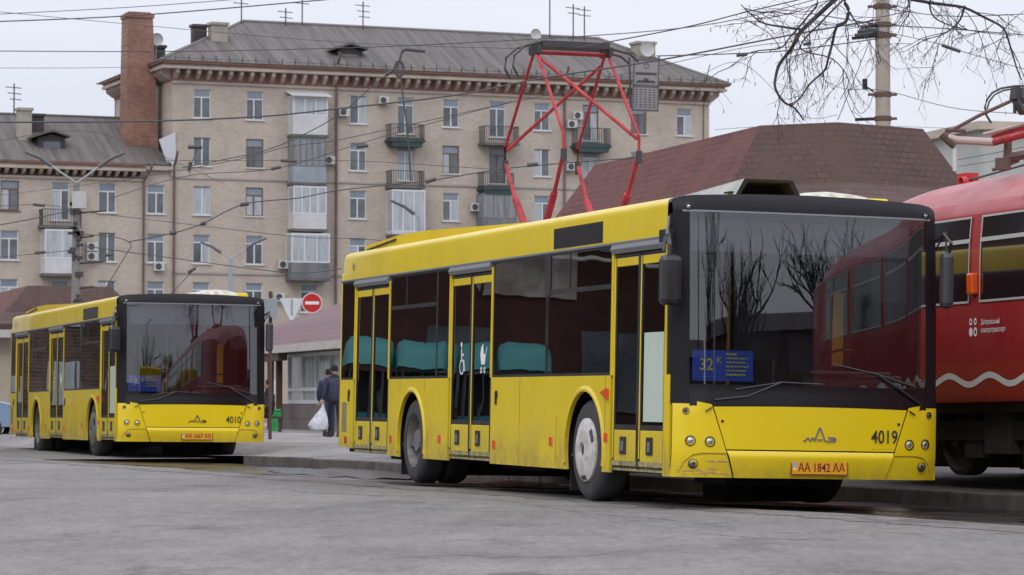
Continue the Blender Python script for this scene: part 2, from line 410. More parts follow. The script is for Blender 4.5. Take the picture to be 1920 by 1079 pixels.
    q = MB(); q.lathe([(.035, -1.279), (.05, -1.279)], 16, 1, (-11.4, 0, 2.56)); q.box(-11.42, -11.38, -1.2785, -1.276, 2.55, 2.58); q.build('side_badge', GREY, root)
    # roof equipment
    q = MB(); q.prism([(-11.85, 2.70), (-11.85, 2.80), (-10.3, 2.86), (-9.2, 2.855), (-6.9, 2.79)], 1, -1.0, 1.0); q.build('roof_cowl', YEL, root, bevel=.05)
    q = MB()
    for i in range(4): q.prism([(-11.80+i*.35, 2.775+i*.018), (-11.80+i*.35, 2.80+i*.018), (-11.50+i*.35, 2.817+i*.018), (-11.50+i*.35, 2.792+i*.018)], 1, -1.02, -.99)
    q.build('cowl_slot', BLK, root)
    q = MB(); x0, x1 = -2.9, -1.15
    def hexa(y0, y1, z0, z1, c): return [(y0, z0), (y0+c, z1), (y1-c, z1), (y1, z0)]
    def ringx(x, p): return [(x, a, b_) for a, b_ in p]
    A = hexa(-.36, .40, 2.76, 3.01, .14); Bk = hexa(-.36, .40, 2.76, 2.96, .2); In = hexa(-.31, .35, 2.785, 2.985, .13)
    o_ = ringx(x1, A); k_ = ringx(x0, Bk); i_ = ringx(x1, In); j_ = ringx(x1-.5, In); HDK = DRK
    q.add(o_+k_, [(0, 1, 5, 4), (1, 2, 6, 5), (2, 3, 7, 6), (4, 5, 6, 7)])
    q.add(o_+i_, [(0, 4, 5, 1), (1, 5, 6, 2), (2, 6, 7, 3), (3, 7, 4, 0)], 1)
    q.add(i_+j_, [(0, 1, 5, 4), (1, 2, 6, 5), (2, 3, 7, 6), (0, 3, 7, 4), (4, 5, 6, 7)], 1)
    q.box(x0+.2, x0+.45, -.33, -.25, 2.86, 2.875, 1); q.box(x1-.25, x1-.1, -.325, -.25, 2.88, 2.895, 1)
    if not hubbed: q = MB(); q.box(-2.6, -1.4, -.36, .2, 2.78, 2.83)
    q.build('air_vent_hood', [mat('vent_grey', (.42, .43, .44), .55, dirt=((.2, .19, .17), .6, 5)), DRK], root)
    q = MB(); prof = [(.02, .0), (.12, .07), (.22, .105), (.5, .12), (.8, .11), (.95, .09), (1.02, .0)]
    rows = []
    for i, xx in enumerate((-.95, -1.0, -1.2, -2.4, -2.6)):
        kf = (0, .8, 1, 1, 0)[i]; rows.append([(xx, -.02+.26+p*.74, 2.785+h*kf*1.15) for p, h in prof])
    q.grid(rows); q.build('roof_hatch', mat('hatch_white', (.66, .66, .60), .5, noise=(9, .25), dirt=((.3, .27, .2), .8, 10)), root, smooth=True)
    q = MB(); q.box(-1.5, -1.0, .94, 1.16, 2.74, 2.865); q.build('hatch_end', YEL, root, bevel=.02)
    # ---- front mask
    m = MB(); one = lambda v: (lambda s: v)
    yl, yr = one(-1.262), one(1.262)
    def ztop(s): return roofz(-1.262+2.524*s)
    patch(m, yl, yr, one(.955), one(2.63), -.012, 40, 14, 1)   # glass backing edge frame replaced below
    m = MB()
    patch(m, one(-1.262), one(-1.13), one(.93), one(2.63), 0, 8, 12)
    patch(m, one(1.13), one(1.262), one(.93), one(2.63), 0, 8, 12)
    patch(m, one(-1.13), one(1.13), one(.86), one(1.10), 0, 24, 3, 1)
    patch(m, yl, yr, one(2.63), ztop, .003, 44, 5)
    # side returns and cap
    for s in (-1, 1):
        rows = []
        for i in range(13):
            z = .93+(2.60-.93)*i/12; rows.append([(fx(1.262, z), s*1.262, z), (fx(1.262, z)-.012, s*1.272, z), (-.262, s*1.2735, z)])
        m.grid(rows)
    m.grid([[(fx(y, roofz(y))-.0+.003, y, roofz(y)) for y in ys[1:-1]], [(-.32, y*1.002, roofz(y)+.004) for y in ys[1:-1]]])
    m.build('front_mask', [MASK, mat('mask_lower', (.006, .005, .007), .25)], root, smooth=True)
    m = MB(); patch(m, one(-1.13), one(1.13), one(1.10), one(2.63), -.004, 32, 16)
    ws = m.build('windshield', WGLASS, root, smooth=True)
    m = MB(); patch(m, one(-1.19), one(1.19), one(2.615), one(2.632), .006, 32, 1)
    m.build('windshield_trim', mat('trim_line', (.22, .22, .24), .4), ws, smooth=True)
    # yellow front panels
    zk = .925
    def ztc(s):  # corner top line, from outer(.99) to kink
        return .985-(.985-zk)*s
    m = MB()
    kt, kb = .935, .72
    def kline(z): # |y| of the panel seam at height z
        return kb+(kt-kb)*(z-.285)/(zk-.285)
    fl = MB(); patch(fl, one(-1.262), one(1.262), one(.30), one(.93), -.008, 44, 6); fl.build('front_backing', DRK, root, smooth=True)
    pl = MB(); g = .004
    patch(pl, lambda t: -1.262, lambda t: -kline(.285+t*(zk-.285))-g, one(.285), ztc, .004, 14, 8)
    pl.build('corner_panel', YEL2, root, smooth=True)
    pl = MB()
    patch(pl, lambda t: kline(.285+t*(zk-.285))+g, lambda t: 1.262, one(.285), lambda s: ztc(1-s), .004, 14, 8)
    pl.build('corner_panel', YEL2, root, smooth=True)
    pl = MB(); z0 = .535
    patch(pl, lambda t: -kline(z0+t*(.895-z0))+g, lambda t: kline(z0+t*(.895-z0))-g, one(z0), lambda s: .905-.012*abs(2*s-1)**2+.012, .002, 24, 6)
    pl.build('front_flap', YEL2, root, smooth=True)
    pl = MB()
    rows = []
    for i in range(9):
        t = i/8; z = .285+(.523-.285)*t; off = .018 if t < .85 else .018-.02*(t-.85)/.15
        yk = kline(z)-g; rows.append([(fx(-yk+2*yk*j/24, z)+off+.006*math.sin(t*3), -yk+2*yk*j/24, z) for j in range(25)])
    pl.grid(rows); pl.build('bumper', YEL2, root, smooth=True)
    # bumper wedge lines near fog lamps
    for s in (-1, 1):
        ql = MB()
        line = [(s*.80, .50), (s*1.02, .50), (s*1.10, .485), (s*1.17, .42), (s*1.2, .34)]
        for (a, za), (c, zc) in zip(line, line[1:]):
            ql.quad((fx(a, za)+.007, a, za), (fx(c, zc)+.007, c, zc), (fx(c, zc)+.007, c, zc-.010), (fx(a, za)+.007, a, za-.010))
        ql.build('bumper_crease', mat('crease', (.25, .17, .02), .6), root)
    # lamps
    def lamp(y, z, r_, kind, name):
        x = fx(y, z)+.004; e = 1e-3
        ny = -(fx(y+e, z)-fx(y-e, z))/(2*e); M_ = Matrix.Rotation(math.atan2(ny, 1)*.8, 4, 'Z')
        m = MB(); m.lathe([(r_*1.18, -.002), (r_*1.15, .008), (r_*1.0, .010), (r_*.92, -.002), (r_*.85, -.012)], 20, 0)
        k = MB(); k.lathe([(r_*.88, -.006), (r_*.6, .004), (r_*.001, .010)], 20, 0)
        o = m.build(name, BLK, root, smooth=True); o.location = (x, y, z); o.rotation_euler = M_.to_euler()
        c = k.build('lamp_lens', ORG if kind == 'o' else LENS if kind == 'w' else mat('fog_glass', (.15, .14, .14), .1, .3, coat=1), o, smooth=True)
        if kind != 'o':
            k = MB(); k.lathe([(r_*.3, .005), (r_*.22, .018), (.001, .02)], 12, 0, (0, 0, .1*r_)); k.build('bulb_cap', BLK if kind == 'f' else CHR, o, smooth=True)
    for s in (-1, 1):
        lamp(s*1.12, .605, .040, 'w', 'headlight'); lamp(s*.95, .600, .040, 'w', 'headlight'); lamp(s*1.09, .405, .038, 'f', 'fog_lamp')
        lamp(s*1.16, .865, .026, 'f', 'indicator_lamp'); lamp(s*1.14, 2.66, .028, 'w', 'roof_marker')
        q = MB(); a, z = s*1.0, .865; q.tube([(fx(a, z)+.02, a, z), (fx(s*.94, .90)+.02, s*.94, .90)], .007, 6); q.build('washer_nozzle', BLK, root)
        q = MB(); q.lathe([(.0, .012), (.012, .012), (.014, .0)], 10, 0, (fx(s*.86, .8), s*.84, .78)); q.build('panel_lock', BLK, root)
    # badge, number, plate
    q = MB(); bz, by = .655, .07
    def fp(a, b_, off=.012): return (fx(a, b_)+off, a, b_)
    def bf(y0, z0, y1, z1, w_, off=.014):
        d = Vector((y1-y0, z1-z0)).normalized(); nx, nz = -d.y*w_/2, d.x*w_/2
        q.quad(fp(y0-nx, z0-nz, off), fp(y1-nx, z1-nz, off), fp(y1+nx, z1+nz, off), fp(y0+nx, z0+nz, off))
    ww = .014
    bf(by-.16, bz-.035, by-.14, bz-.035, ww); bf(by-.14, bz-.035, by-.115, bz-.005, ww); bf(by-.115, bz-.005, by-.09, bz-.035, ww); bf(by-.09, bz-.035, by-.07, bz-.005, ww); bf(by-.07, bz-.005, by-.045, bz-.035, ww)
    bf(by-.05, bz-.035, by-.002, bz+.085, ww*1.1); bf(by+.05, bz-.035, by+.002, bz+.085, ww*1.1); bf(by-.025, bz-.025, by+.025, bz-.025, ww)
    bf(by+.05, bz-.035, by+.15, bz-.035, ww); bf(by+.075, bz-.005, by+.14, bz-.005, ww); bf(by+.14, bz-.005, by+.155, bz-.02, ww); bf(by+.155, bz-.02, by+.14, bz-.035, ww); bf(by+.10, bz-.02, by+.15, bz-.02, ww*.8)
    q.build('maker_badge', CHR, root)
    q = MB(); put_text(q, number, .165, lambda a, b_: fp(.70+a, .66+b_, .012), .0012, sx=.80)
    put_text(q, '▪ ──────', .035, lambda a, b_: fp(.70+a, .555+b_, .012), 0)
    q.build('fleet_number', BTX, root)
    q = MB(); pz = .382
    q.box(fx(.07, pz)+.020, fx(.07, pz)+.032, -.20, .345, pz-.064, pz+.064, 0)
    q.box(fx(.07, pz)+.026, fx(.07, pz)+.036, -.188, .333, pz-.054, pz+.054, 1)
    px_ = fx(.07, pz)+.0375
    q.quad((px_, -.18, pz-.0), (px_, -.15, pz-.0), (px_, -.15, pz+.045), (px_, -.18, pz+.045), 3)
    q.quad((px_, -.18, pz-.02), (px_, -.15, pz-.02), (px_, -.15, pz-.0), (px_, -.18, pz-.0), 4)
    put_text(q, plate, .105, lambda a, b_: (px_, .09+a, pz+b_), .0012, 2, sx=.80)
    q.build('licence_plate', [mat('plate_edge', (.25, .09, .02), .5), PLT, PTX, mat('flag_blue', (.25, .45, .8), .5), YTX], root)
    if number == '4019':
        q = MB()
        for k in range(26):
            y = random.uniform(-1.24, -.78); z = random.uniform(.30, .36) if k < 20 else .42+.25*(-.98-y)*.3+random.uniform(-.01, .01)
            if k >= 20: y = random.uniform(-.99, -.85)
            l = random.uniform(.02, .09); h = random.uniform(.004, .010)
            q.quad((fx(y, z)+.0062, y, z), (fx(y+l, z)+.0062, y+l, z-h*.6), (fx(y+l, z)+.0062, y+l, z+h*.3), (fx(y, z)+.0062, y, z+h))
        q.build('bumper_scratch', SCRATCH, root)
    # wipers
    for pth in ([(-.30, 1.13), (-.62, 1.0), (-.92, .965)], [(.62, 1.22), (.88, 1.07), (1.08, .95)]):
        q = MB(); q.tube([(fx(a, z)+.03, a, z) for a, z in pth], .010, 6); 
        a, z = pth[0]; q.tube([(fx(a-.5, 1.13)+.012, a-.42, 1.06 if a < 0 else 1.30), (fx(a, z)+.03, a, z), (fx(a+.3, 1.13)+.012, a+.40, 1.12 if a < 0 else 1.11)], .007, 5)
        q.build('wiper', BLK, root)
    # mirrors
    q = MB(); q.tube([(-.30, -1.25, 2.42), (-.12, -1.34, 2.44), (.05, -1.38, 2.30), (.05, -1.38, 2.20)], .022, 8)
    q.tube([(-.35, -1.27, 2.38), (-.12, -1.36, 2.38), (-.05, -1.40, 2.25)], .014, 6)
    q.tube([(-.25, -1.27, 2.48), (-.12, -1.33, 2.56), (-.03, -1.38, 2.40)], .010, 6, 1)
    q.box(-.42, -.2, -1.31, -1.26, 2.35, 2.46)
    arm = q.build('mirror', [BLK, GREY], root)
    q = MB(); q.box(-.02, .11, -1.47, -1.27, 1.78, 2.22); q.build('mirror_housing', BLK, arm, bevel=.05)
    q = MB(); q.tube([(-.25, 1.22, 2.40), (-.10, 1.30, 2.50), (-.05, 1.35, 2.42), (-.10, 1.35, 2.3)], .016, 8)
    q.tube([(-.3, 1.27, 2.30), (-.12, 1.33, 2.52), (-.06, 1.31, 2.2)], .010, 6)
    arm = q.build('mirror', BLK, root)
    q = MB(); q.box(-.16, -.05, 1.27, 1.40, 1.83, 2.34); q.build('mirror_housing', mat('mirror_grey', (.05, .05, .055), .35), arm, bevel=.05)
    # ---- interior
    q = MB(); q.box(-11.8, -.5, -1.2, 1.2, .41, .44); q.box(-11.8, -.35, -1.2, 1.2, 2.55, 2.58); q.box(-11.8, -9.8, -.2, 1.2, .44, 1.0)
    q.box(-11.7, -11.6, -1.2, 1.2, .44, 2.4)
    q.build('interior', INT, root)
    q = MB(); q.prism([(-1.15, .75), (-1.15, 1.02), (1.15, 1.02), (1.15, .75)], 0, -.75, -.32); q.box(-.95, -.45, .35, 1.1, 1.02, 1.16)
    q.prism([(-.85, 1.02), (-.45, 1.02), (-.52, 1.22), (-.80, 1.18)], 1, .1, 1.1)
    q.box(-.5, -.42, .15, .95, 1.22, 1.25, 1)
    q.build('dashboard', [BLK, GREY], root, bevel=.02)
    q = MB(); q.tube([(-.85+.12*math.sin(a), .62+.22*math.cos(a), 1.28+.17*math.sin(a)) for a in [i*2*math.pi/20 for i in range(21)]], .014, 6); q.tube([(-.85, .62, 1.28), (-.6, .62, 1.05)], .02, 6)
    q.build('steering_wheel', BLK, root)
    q = MB(); q.box(-1.55, -1.1, .38, .86, .85, .97); q.prism([(-1.6, .9), (-1.45, .9), (-1.6, 1.62), (-1.7, 1.62)], 1, .40, .84); q.box(-1.7, -1.6, .5, .74, 1.62, 1.82)
    q.build('driver_seat', SEAT, root, bevel=.04)
    q = MB(); q.box(-1.95, -1.9, .0, 1.2, .44, 2.3); q.box(-1.9, -.9, -.02, .01, .44, 1.35); q.build('driver_partition', mat('partition', (.05, .045, .05), .4), root)
    q = MB(); q.box(-1.1, -1.04, .63, .74, 1.3, 1.98); q.tube([(-1.8, -.1, .5), (-1.8, -.1, 2.5)], .018, 8)
    q.build('yellow_pillar', mat('pole_yellow', (.72, .36, .01), .35), root)
    q = MB(); q.box(-.50, -.30, -1.05, 1.05, 2.28, 2.56); q.build('destination_box', mat('dest_box', (.16, .17, .19), .5), root)
    q = MB(); q.box(-.34, -.335, .70, 1.05, 1.88, 2.24); q.build('sun_blind', mat('blind', (.03, .03, .04), .5), root)
    for side in (-1, 1):
        for x in ((-3.3, -4.2, -8.2, -9.0) if side == -1 else (-3.3, -4.2, -5.1, -6.0, -7.9, -8.8, -9.9, -10.7)):
            zf = .44 if -7.6 < x < -3.5 else .85
            for yy in (side*.55, side*.98):
                q = MB(); q.box(x-.22, x+.22, yy-.2, yy+.2, zf+.38, zf+.46); q.prism([(x-.25, zf+.42), (x-.18, zf+.42), (x-.30, zf+1.08), (x-.35, zf+1.08)], 1, yy-.2, yy+.2)
                q.box(x-.1, x+.1, yy-.05, yy+.05, zf, zf+.38); q.build('passenger_seat', SEAT, root, bevel=.02)
    # route board
    q = MB(); xb = -.165
    def rb(a, b_, o=0): return (fx(a, b_)-.02+o, a, b_)
    q.quad(rb(-1.10, 1.13), rb(-.55, 1.13), rb(-.55, 1.40), rb(-1.10, 1.40), 0)
    put_text(q, route[0], .15, lambda a, b_: rb(-.98+a, 1.27+b_, .004), .002, 1, sx=.85)
    put_text(q, route[1], .075, lambda a, b_: rb(-.865+a, 1.31+b_, .004), .001, 1)
    rr2_ = random.Random(6)
    for i in range(route[2]):
        zz = 1.368-i*.036; a = -.80; e_ = -.58 - rr2_.uniform(0, .06) if i else -.70
        hh = .009 if i in (0, route[2]-1) else .0065
        while a < e_:
            b_ = min(a+rr2_.uniform(.012, .035), e_); q.quad(rb(a, zz-hh, .004), rb(b_, zz-hh, .004), rb(b_, zz+hh, .004), rb(a, zz+hh, .004), 1); a = b_+.006
    put_text(q, '──────────', .018, lambda a, b_: rb(-.98+a, 1.165+b_, .004), 0, 1)
    q.build('route_board', [BLUE, YTX], root)
    # wheels
    for c in (-2.5, -8.64):
        for s in (-1, 1):
            m = MB(); wdt = .29 if c > -5 else .58
            yo = s*1.245; yi = s*(1.245-wdt)
            dirn = -s
            prof = [(.29, yo+dirn*.03), (.31, yo+dirn*.004), (.40, yo), (.445, yo+dirn*.015), (.475, yo+dirn*.05), (.48, yo+dirn*.09), (.48, yi-dirn*.05), (.45, yi), (.30, yi)]
            if wdt > .5: prof = prof[:6]+[(.48, yo+dirn*.24), (.42, yo+dirn*.28), (.42, yo+dirn*.31), (.48, yo+dirn*.34)]+prof[6:]
            m.lathe(prof, 40, 1, (0, 0, 0)); wh = m.build('wheel', RUB, root, smooth=True)
            wh.location = (c, 0, .48)
            k = MB()
            if c > -5:
                k.lathe([(.305, yo+dirn*.02), (.30, yo-dirn*.012), (.27, yo-dirn*.025), (.20, yo-dirn*.045), (.11, yo-dirn*.055), (.07, yo-dirn*.05), (.065, yo-dirn*.03), (.001, yo-dirn*.03)], 36, 1)
                hb = k.build('hubcap', HUBM, wh, smooth=True)
                k = MB()
                for a0 in (.3, 2.4, 4.5):
                    ra = [(.285, -.0215), (.245, -.036)]
                    for i in range(5):
                        a, a2 = a0+i*.10, a0+(i+1)*.10
                        k.quad(*[(rr_*math.cos(aa), yo+dirn*(h-.003), rr_*math.sin(aa)) for (rr_, h), aa in ((ra[0], a), (ra[0], a2), (ra[1], a2), (ra[1], a))])
                k.lathe([(.055, yo-dirn*.0335), (.001, yo-dirn*.0335)], 16, 1)
                k.build('hubcap_slot', BLK, hb)
            else:
                k.lathe([(.30, yo+dirn*.01), (.285, yo+dirn*.03), (.27, yo+dirn*.12), (.17, yo+dirn*.15), (.13, yo+dirn*.11), (.12, yo+dirn*.04), (.001, yo+dirn*.04)], 36, 1)
                k.build('rim', RIMG, wh, smooth=True)

def place_bus(name, x, y, yaw, lean, grade, z, label):
    return empty(name, (x, y, z), (-lean, -grade, yaw-math.pi/2), label, 'bus', 'yellow city buses')
b1 = place_bus('city_bus', 2.632, 27.454, .3026, .0182, -.0025, 0, 'larger yellow city bus at right, fleet number 4019, white hubcap on its front wheel')
make_bus(b1, '4019', 'АА 1842 АА', ['32', 'К', 6])
b2 = place_bus('city_bus', -5.4055, 52.62, .3105, .009, .0046, 0, 'smaller yellow city bus further back at left, fleet number 4010')
make_bus(b2, '4010', 'АА 1667 АА', ['7', 'К', 5], False)
# ---------------------------------------------------------------- ground
GE = Vector((3.88, 23.6, 0)); GU = Vector((-.393, .9195, 0)); GN = Vector((.9195, .393, 0))
def G(u, n, z=0): p = GE+GU*u+GN*n; return (p.x, p.y, z)
def asphalt(name, base, rough, stain, crack=True, wet=0):
    m = bpy.data.materials.new(name); m.use_nodes = True; t = m.node_tree; b = t.nodes['Principled BSDF']
    c = nd(t, 'ShaderNodeTexCoord'); L = t.links.new
    def noise(scale, det=6, ro=.6, stretch=None):
        n = nd(t, 'ShaderNodeTexNoise'); n.inputs['Scale'].default_value = scale; n.inputs['Detail'].default_value = det; n.inputs['Roughness'].default_value = ro
        if stretch:
            q = nd(t, 'ShaderNodeMapping'); q.inputs['Scale'].default_value = stretch; q.inputs['Rotation'].default_value = (0, 0, .4); L(c.outputs['Object'], q.inputs[0]); L(q.outputs[0], n.inputs[0])
        else: L(c.outputs['Object'], n.inputs[0])
        return n.outputs[0]
    def ramp(s, a, v0, e, v1):
        r_ = nd(t, 'ShaderNodeMapRange'); r_.inputs[1].default_value = a; r_.inputs[2].default_value = e; r_.inputs[3].default_value = v0; r_.inputs[4].default_value = v1; L(s, r_.inputs[0]); return r_.outputs[0]
    def mul(a, d):
        q = nd(t, 'ShaderNodeMath', operation='MULTIPLY'); L(a, q.inputs[0]); L(d, q.inputs[1]); return q.outputs[0]
    big = ramp(noise(.22, 6, .65), .35, .76, .65, 1.10); mid = ramp(noise(1.6, 10, .8, (1, .28, 1)), .3, .80, .7, 1.16)
    fine = mul(ramp(noise(22, 6, .9, (1, .18, 1)), .3, .68, .7, 1.32), ramp(noise(7, 6, .8, (1, .25, 1)), .3, .86, .7, 1.12)); v = mul(mul(big, mid), fine)
    st = ramp(noise(.55, 10, .80, (1, .6, 1)), .53, 1, .66, stain); v = mul(v, st)
    if crack:
        q = nd(t, 'ShaderNodeTexNoise'); q.inputs['Scale'].default_value = .8; q.inputs['Detail'].default_value = 5; L(c.outputs['Object'], q.inputs[0])
        a = nd(t, 'ShaderNodeVectorMath', operation='SCALE'); a.inputs['Scale'].default_value = 2.2; L(q.outputs[1], a.inputs[0])
        d = nd(t, 'ShaderNodeVectorMath', operation='ADD'); L(c.outputs['Object'], d.inputs[0]); L(a.outputs[0], d.inputs[1])
        vo = nd(t, 'ShaderNodeTexVoronoi', feature='DISTANCE_TO_EDGE'); vo.inputs['Scale'].default_value = .17; L(d.outputs[0], vo.inputs[0])
        line = ramp(vo.outputs[0], .0, .45, .012, 1.0)
        msk = ramp(noise(.23, 3), .47, 0, .60, 1)
        mm = nd(t, 'ShaderNodeMix', data_type='FLOAT'); mm.inputs[2].default_value = 1; L(msk, mm.inputs[0]); L(line, mm.inputs[3]); v = mul(v, mm.outputs[0])
    sc_ = nd(t, 'ShaderNodeVectorMath', operation='SCALE'); sc_.inputs[0].default_value = base; L(v, sc_.inputs['Scale']); L(sc_.outputs[0], b.inputs['Base Color'])
    b.inputs['Roughness'].default_value = rough
    if wet:
        w_ = ramp(noise(.7, 5, .6, (.5, 1.2, 1)), .40, .03, .62, rough); L(w_, b.inputs['Roughness'])
    bp = nd(t, 'ShaderNodeBump'); bp.inputs['Strength'].default_value = .5 if not wet else .12; bp.inputs['Distance'].default_value = .02 if not wet else .01
    L(noise(24, 6, .85), bp.inputs['Height']); L(bp.outputs[0], b.inputs['Normal'])
    return m
ASP = asphalt('asphalt_light', (.226, .210, .199), .85, .55)
STRIP = asphalt('asphalt_wet_shaded', (.026, .023, .021), .5, .7, False, 1)  # wet asphalt; base also darkened for the shade under the bus
PAVE = asphalt('pavement_grey', (.30, .28, .27), .85, .6, False)
KERB = mat('kerb_concrete', (.115, .10, .085), .85, noise=(1.5, .3), dirt=((.035, .035, .03), .85, 4))
m = MB(); m.add([(-690, -290, -.2), (690, -290, -.2), (690, 690, -.2), (-690, 690, -.2)], [(0, 1, 2, 3)])
tag(m.build('ground', mat('earth', (.16, .14, .12), .95, noise=(.3, .2))), kind='structure')
m = MB()
us = [-60+i*1.0 for i in range(0, 160)]
edge = [G(u, .10*math.sin(u*.9)+.06*math.sin(u*2.3+1)+.03*math.sin(u*7.1), .02) for u in us]
outer = [G(u, -160, .02) for u in us]
fl2 = [u for u in us if u >= 30]
m.grid([outer, edge]); m.grid([[G(u, -.3, .012) for u in fl2], [G(u, 3.2, .012) for u in fl2]]); tag(m.build('road', ASP), kind='structure')
m = MB()
us2 = [u for u in us if u <= 31]
rows = [[G(u, n, z) for u in us2] for n, z in ((-.4, .012), (.0, .010), (1.2, -.022), (2.6, -.050), (3.02, -.052))]
m.grid(rows); tag(m.build('gutter_strip', STRIP), kind='structure')
# broken lighter rim where the road meets the gutter
m = MB(); random.seed(3)
ru = [-30+i*.22 for i in range(270)]
m.grid([[G(u, -.55-.25*random.random(), .0235) for u in ru], [G(u, -.1+.10*math.sin(u*.9)+.06*math.sin(u*2.3+1)+.03*random.random()-.04, .0245) for u in ru]])
tag(m.build('road_edge_band', asphalt('edge_band', (.20, .18, .17), .85, .5)), kind='structure')
m = MB(); g0 = 3.0
for i in range(-50, 28):
    j = random.uniform(-.006, .006)
    a = [G(i+.01, g0, -.2), G(i+.99, g0, -.2), G(i+.99, g0+.16, -.2), G(i+.01, g0+.16, -.2)]; b_ = [(x, y, .10+j) for x, y, z in a]
    m.add(a+b_, [(0, 1, 5, 4), (4, 5, 6, 7), (1, 2, 6, 5), (3, 0, 4, 7), (2, 3, 7, 6)])
tag(m.build('kerb', KERB, bevel=.015), kind='structure')
m = MB(); ramp_ = lambda u: min(1, max(0, (33-u)/5)); m.grid([[G(u, n, .014+(z-.014)*(ramp_(u) if n < 4.5 else 1)) for u in us] for n, z in ((3.15, .09), (4.2, .12), (5.0, .19), (7.6, .20), (9.5, .11), (220, .10))])
tag(m.build('pavement', PAVE), kind='structure')
m = MB(); m.grid([[G(u, n, z) for u in us if u < 14] for n, z in ((3.17, .095), (4.2, .125), (5.0, .195), (7.6, .205))]); tag(m.build('tram_shade_paving', asphalt('paving_shaded', (.115, .105, .098), .8, .6, False)), kind='structure')  # darker track paving; shade beside the tram is put into its colour
random.seed(11)
CRK = mat('crack', (.10, .092, .088), .95)
for poly, w_ in (([(545, 921), (600, 925), (650, 926), (700, 930), (760, 930), (800, 931)], .05), ([(860, 934), (920, 937), (970, 942), (1020, 951), (1100, 962), (1180, 968), (1240, 973), (1320, 983), (1390, 990)], .035), ([(1075, 958), (1180, 959), (1290, 964)], .03),
                 ([(1320, 1000), (1450, 1010), (1580, 1010)], .03), ([(300, 905), (380, 912), (440, 918)], .02), ([(700, 1050), (860, 1040), (1000, 1046), (1150, 1039)], .02)):
    P = [ground_pt(x, y, .024) for x, y in poly]; L_, R_ = [], []
    for a, c in zip(P, P[1:]):
        for k in range(9):
            q = a.lerp(c, k/9)+Vector((random.uniform(-.03, .03), random.uniform(-.10, .10), 0)); h = w_*random.uniform(.15, 1.0); L_.append((q.x, q.y-h, .0242)); R_.append((q.x, q.y+h, .0242))
    m = MB(); m.grid([L_, R_]); tag(m.build('road_crack', CRK), kind='structure')
RAIL = mat('rail_steel', (.35, .33, .32), .3, 1, dirt=((.15, .08, .05), .8, 3))
WATER = mat('water', (.04, .04, .042), .16, spec=1.0, bump=(2.5, .3, .03))
for k, poly in enumerate(([(500, 886), (560, 881), (600, 884), (650, 878), (700, 881), (745, 880), (772, 886), (790, 893), (766, 903), (722, 900), (690, 904), (650, 897), (610, 900), (570, 893), (530, 893)],
                          [(905, 909), (960, 904), (1040, 910), (1052, 916), (990, 918), (930, 915)],
                          [(1560, 948), (1640, 946), (1790, 953), (1905, 966), (1915, 974), (1800, 975), (1690, 968), (1600, 963)])):
    pts = [ground_pt(x, y, -.035 if k != 2 else -.04) for x, y in poly]
    zz = []
    for p in pts:
        n = (p-GE).dot(GN); zz.append((p.x, p.y, -.009 if k == 0 else (-.012 if k == 1 else -.046)))
    m = MB(); m.add(zz, [list(range(len(zz)))]); tag(m.build('puddle', WATER), kind='structure')
# ---------------------------------------------------------------- apartment building
def brick(name, c1, c2, mortar, scale, noise_amt=.12, rough=.85, axis='xz', rowh=.25, wid=.5):
    m = bpy.data.materials.new(name); m.use_nodes = True; t = m.node_tree; b = t.nodes['Principled BSDF']; b.inputs['Roughness'].default_value = rough; L = t.links.new
    c = nd(t, 'ShaderNodeTexCoord'); s = nd(t, 'ShaderNodeSeparateXYZ'); q = nd(t, 'ShaderNodeCombineXYZ'); L(c.outputs['Object'], s.inputs[0])
    L(s.outputs['XYZ'.index(axis[0].upper())], q.inputs[0]); L(s.outputs['XYZ'.index(axis[1].upper())], q.inputs[1])
    k = nd(t, 'ShaderNodeTexBrick'); k.inputs['Scale'].default_value = scale; k.inputs['Color1'].default_value = (*c1, 1); k.inputs['Color2'].default_value = (*c2, 1); k.inputs['Mortar'].default_value = (*mortar, 1)
    k.inputs['Mortar Size'].default_value = .025; k.inputs['Mortar Smooth'].default_value = .3; k.inputs['Brick Width'].default_value = wid; k.inputs['Row Height'].default_value = rowh; L(q.outputs[0], k.inputs[0])
    n = nd(t, 'ShaderNodeTexNoise'); n.inputs['Scale'].default_value = .35; n.inputs['Detail'].default_value = 9; n.inputs['Roughness'].default_value = .7; L(c.outputs['Object'], n.inputs[0])
    r_ = nd(t, 'ShaderNodeMapRange'); r_.inputs[1].default_value = .3; r_.inputs[2].default_value = .7; r_.inputs[3].default_value = 1-noise_amt; r_.inputs[4].default_value = 1+noise_amt; L(n.outputs[0], r_.inputs[0])
    v = nd(t, 'ShaderNodeVectorMath', operation='SCALE'); L(k.outputs[0], v.inputs[0]); L(r_.outputs[0], v.inputs['Scale']); L(v.outputs[0], b.inputs['Base Color'])
    return m
WALL = brick('wall_brick', (.49, .42, .35), (.42, .36, .30), (.46, .40, .34), 1.5, .15)
REDB = brick('chimney_brick', (.29, .135, .095), (.20, .095, .07), (.26, .19, .155), 1.6, .35)
ROOF = bpy.data.materials.new('corrugated_roof'); ROOF.use_nodes = True; t = ROOF.node_tree; b = t.nodes['Principled BSDF']; b.inputs['Roughness'].default_value = .8
c = nd(t, 'ShaderNodeTexCoord'); s_ = nd(t, 'ShaderNodeSeparateXYZ'); t.links.new(c.outputs['Object'], s_.inputs[0])
q = nd(t, 'ShaderNodeCombineXYZ'); t.links.new(s_.outputs[0], q.inputs[0]); mq = nd(t, 'ShaderNodeMath', operation='MULTIPLY'); mq.inputs[1].default_value = .12; t.links.new(s_.outputs[2], mq.inputs[0]); t.links.new(mq.outputs[0], q.inputs[1])
n = nd(t, 'ShaderNodeTexNoise'); n.inputs['Scale'].default_value = 2.2; n.inputs['Detail'].default_value = 7; n.inputs['Roughness'].default_value = .75; t.links.new(q.outputs[0], n.inputs[0])
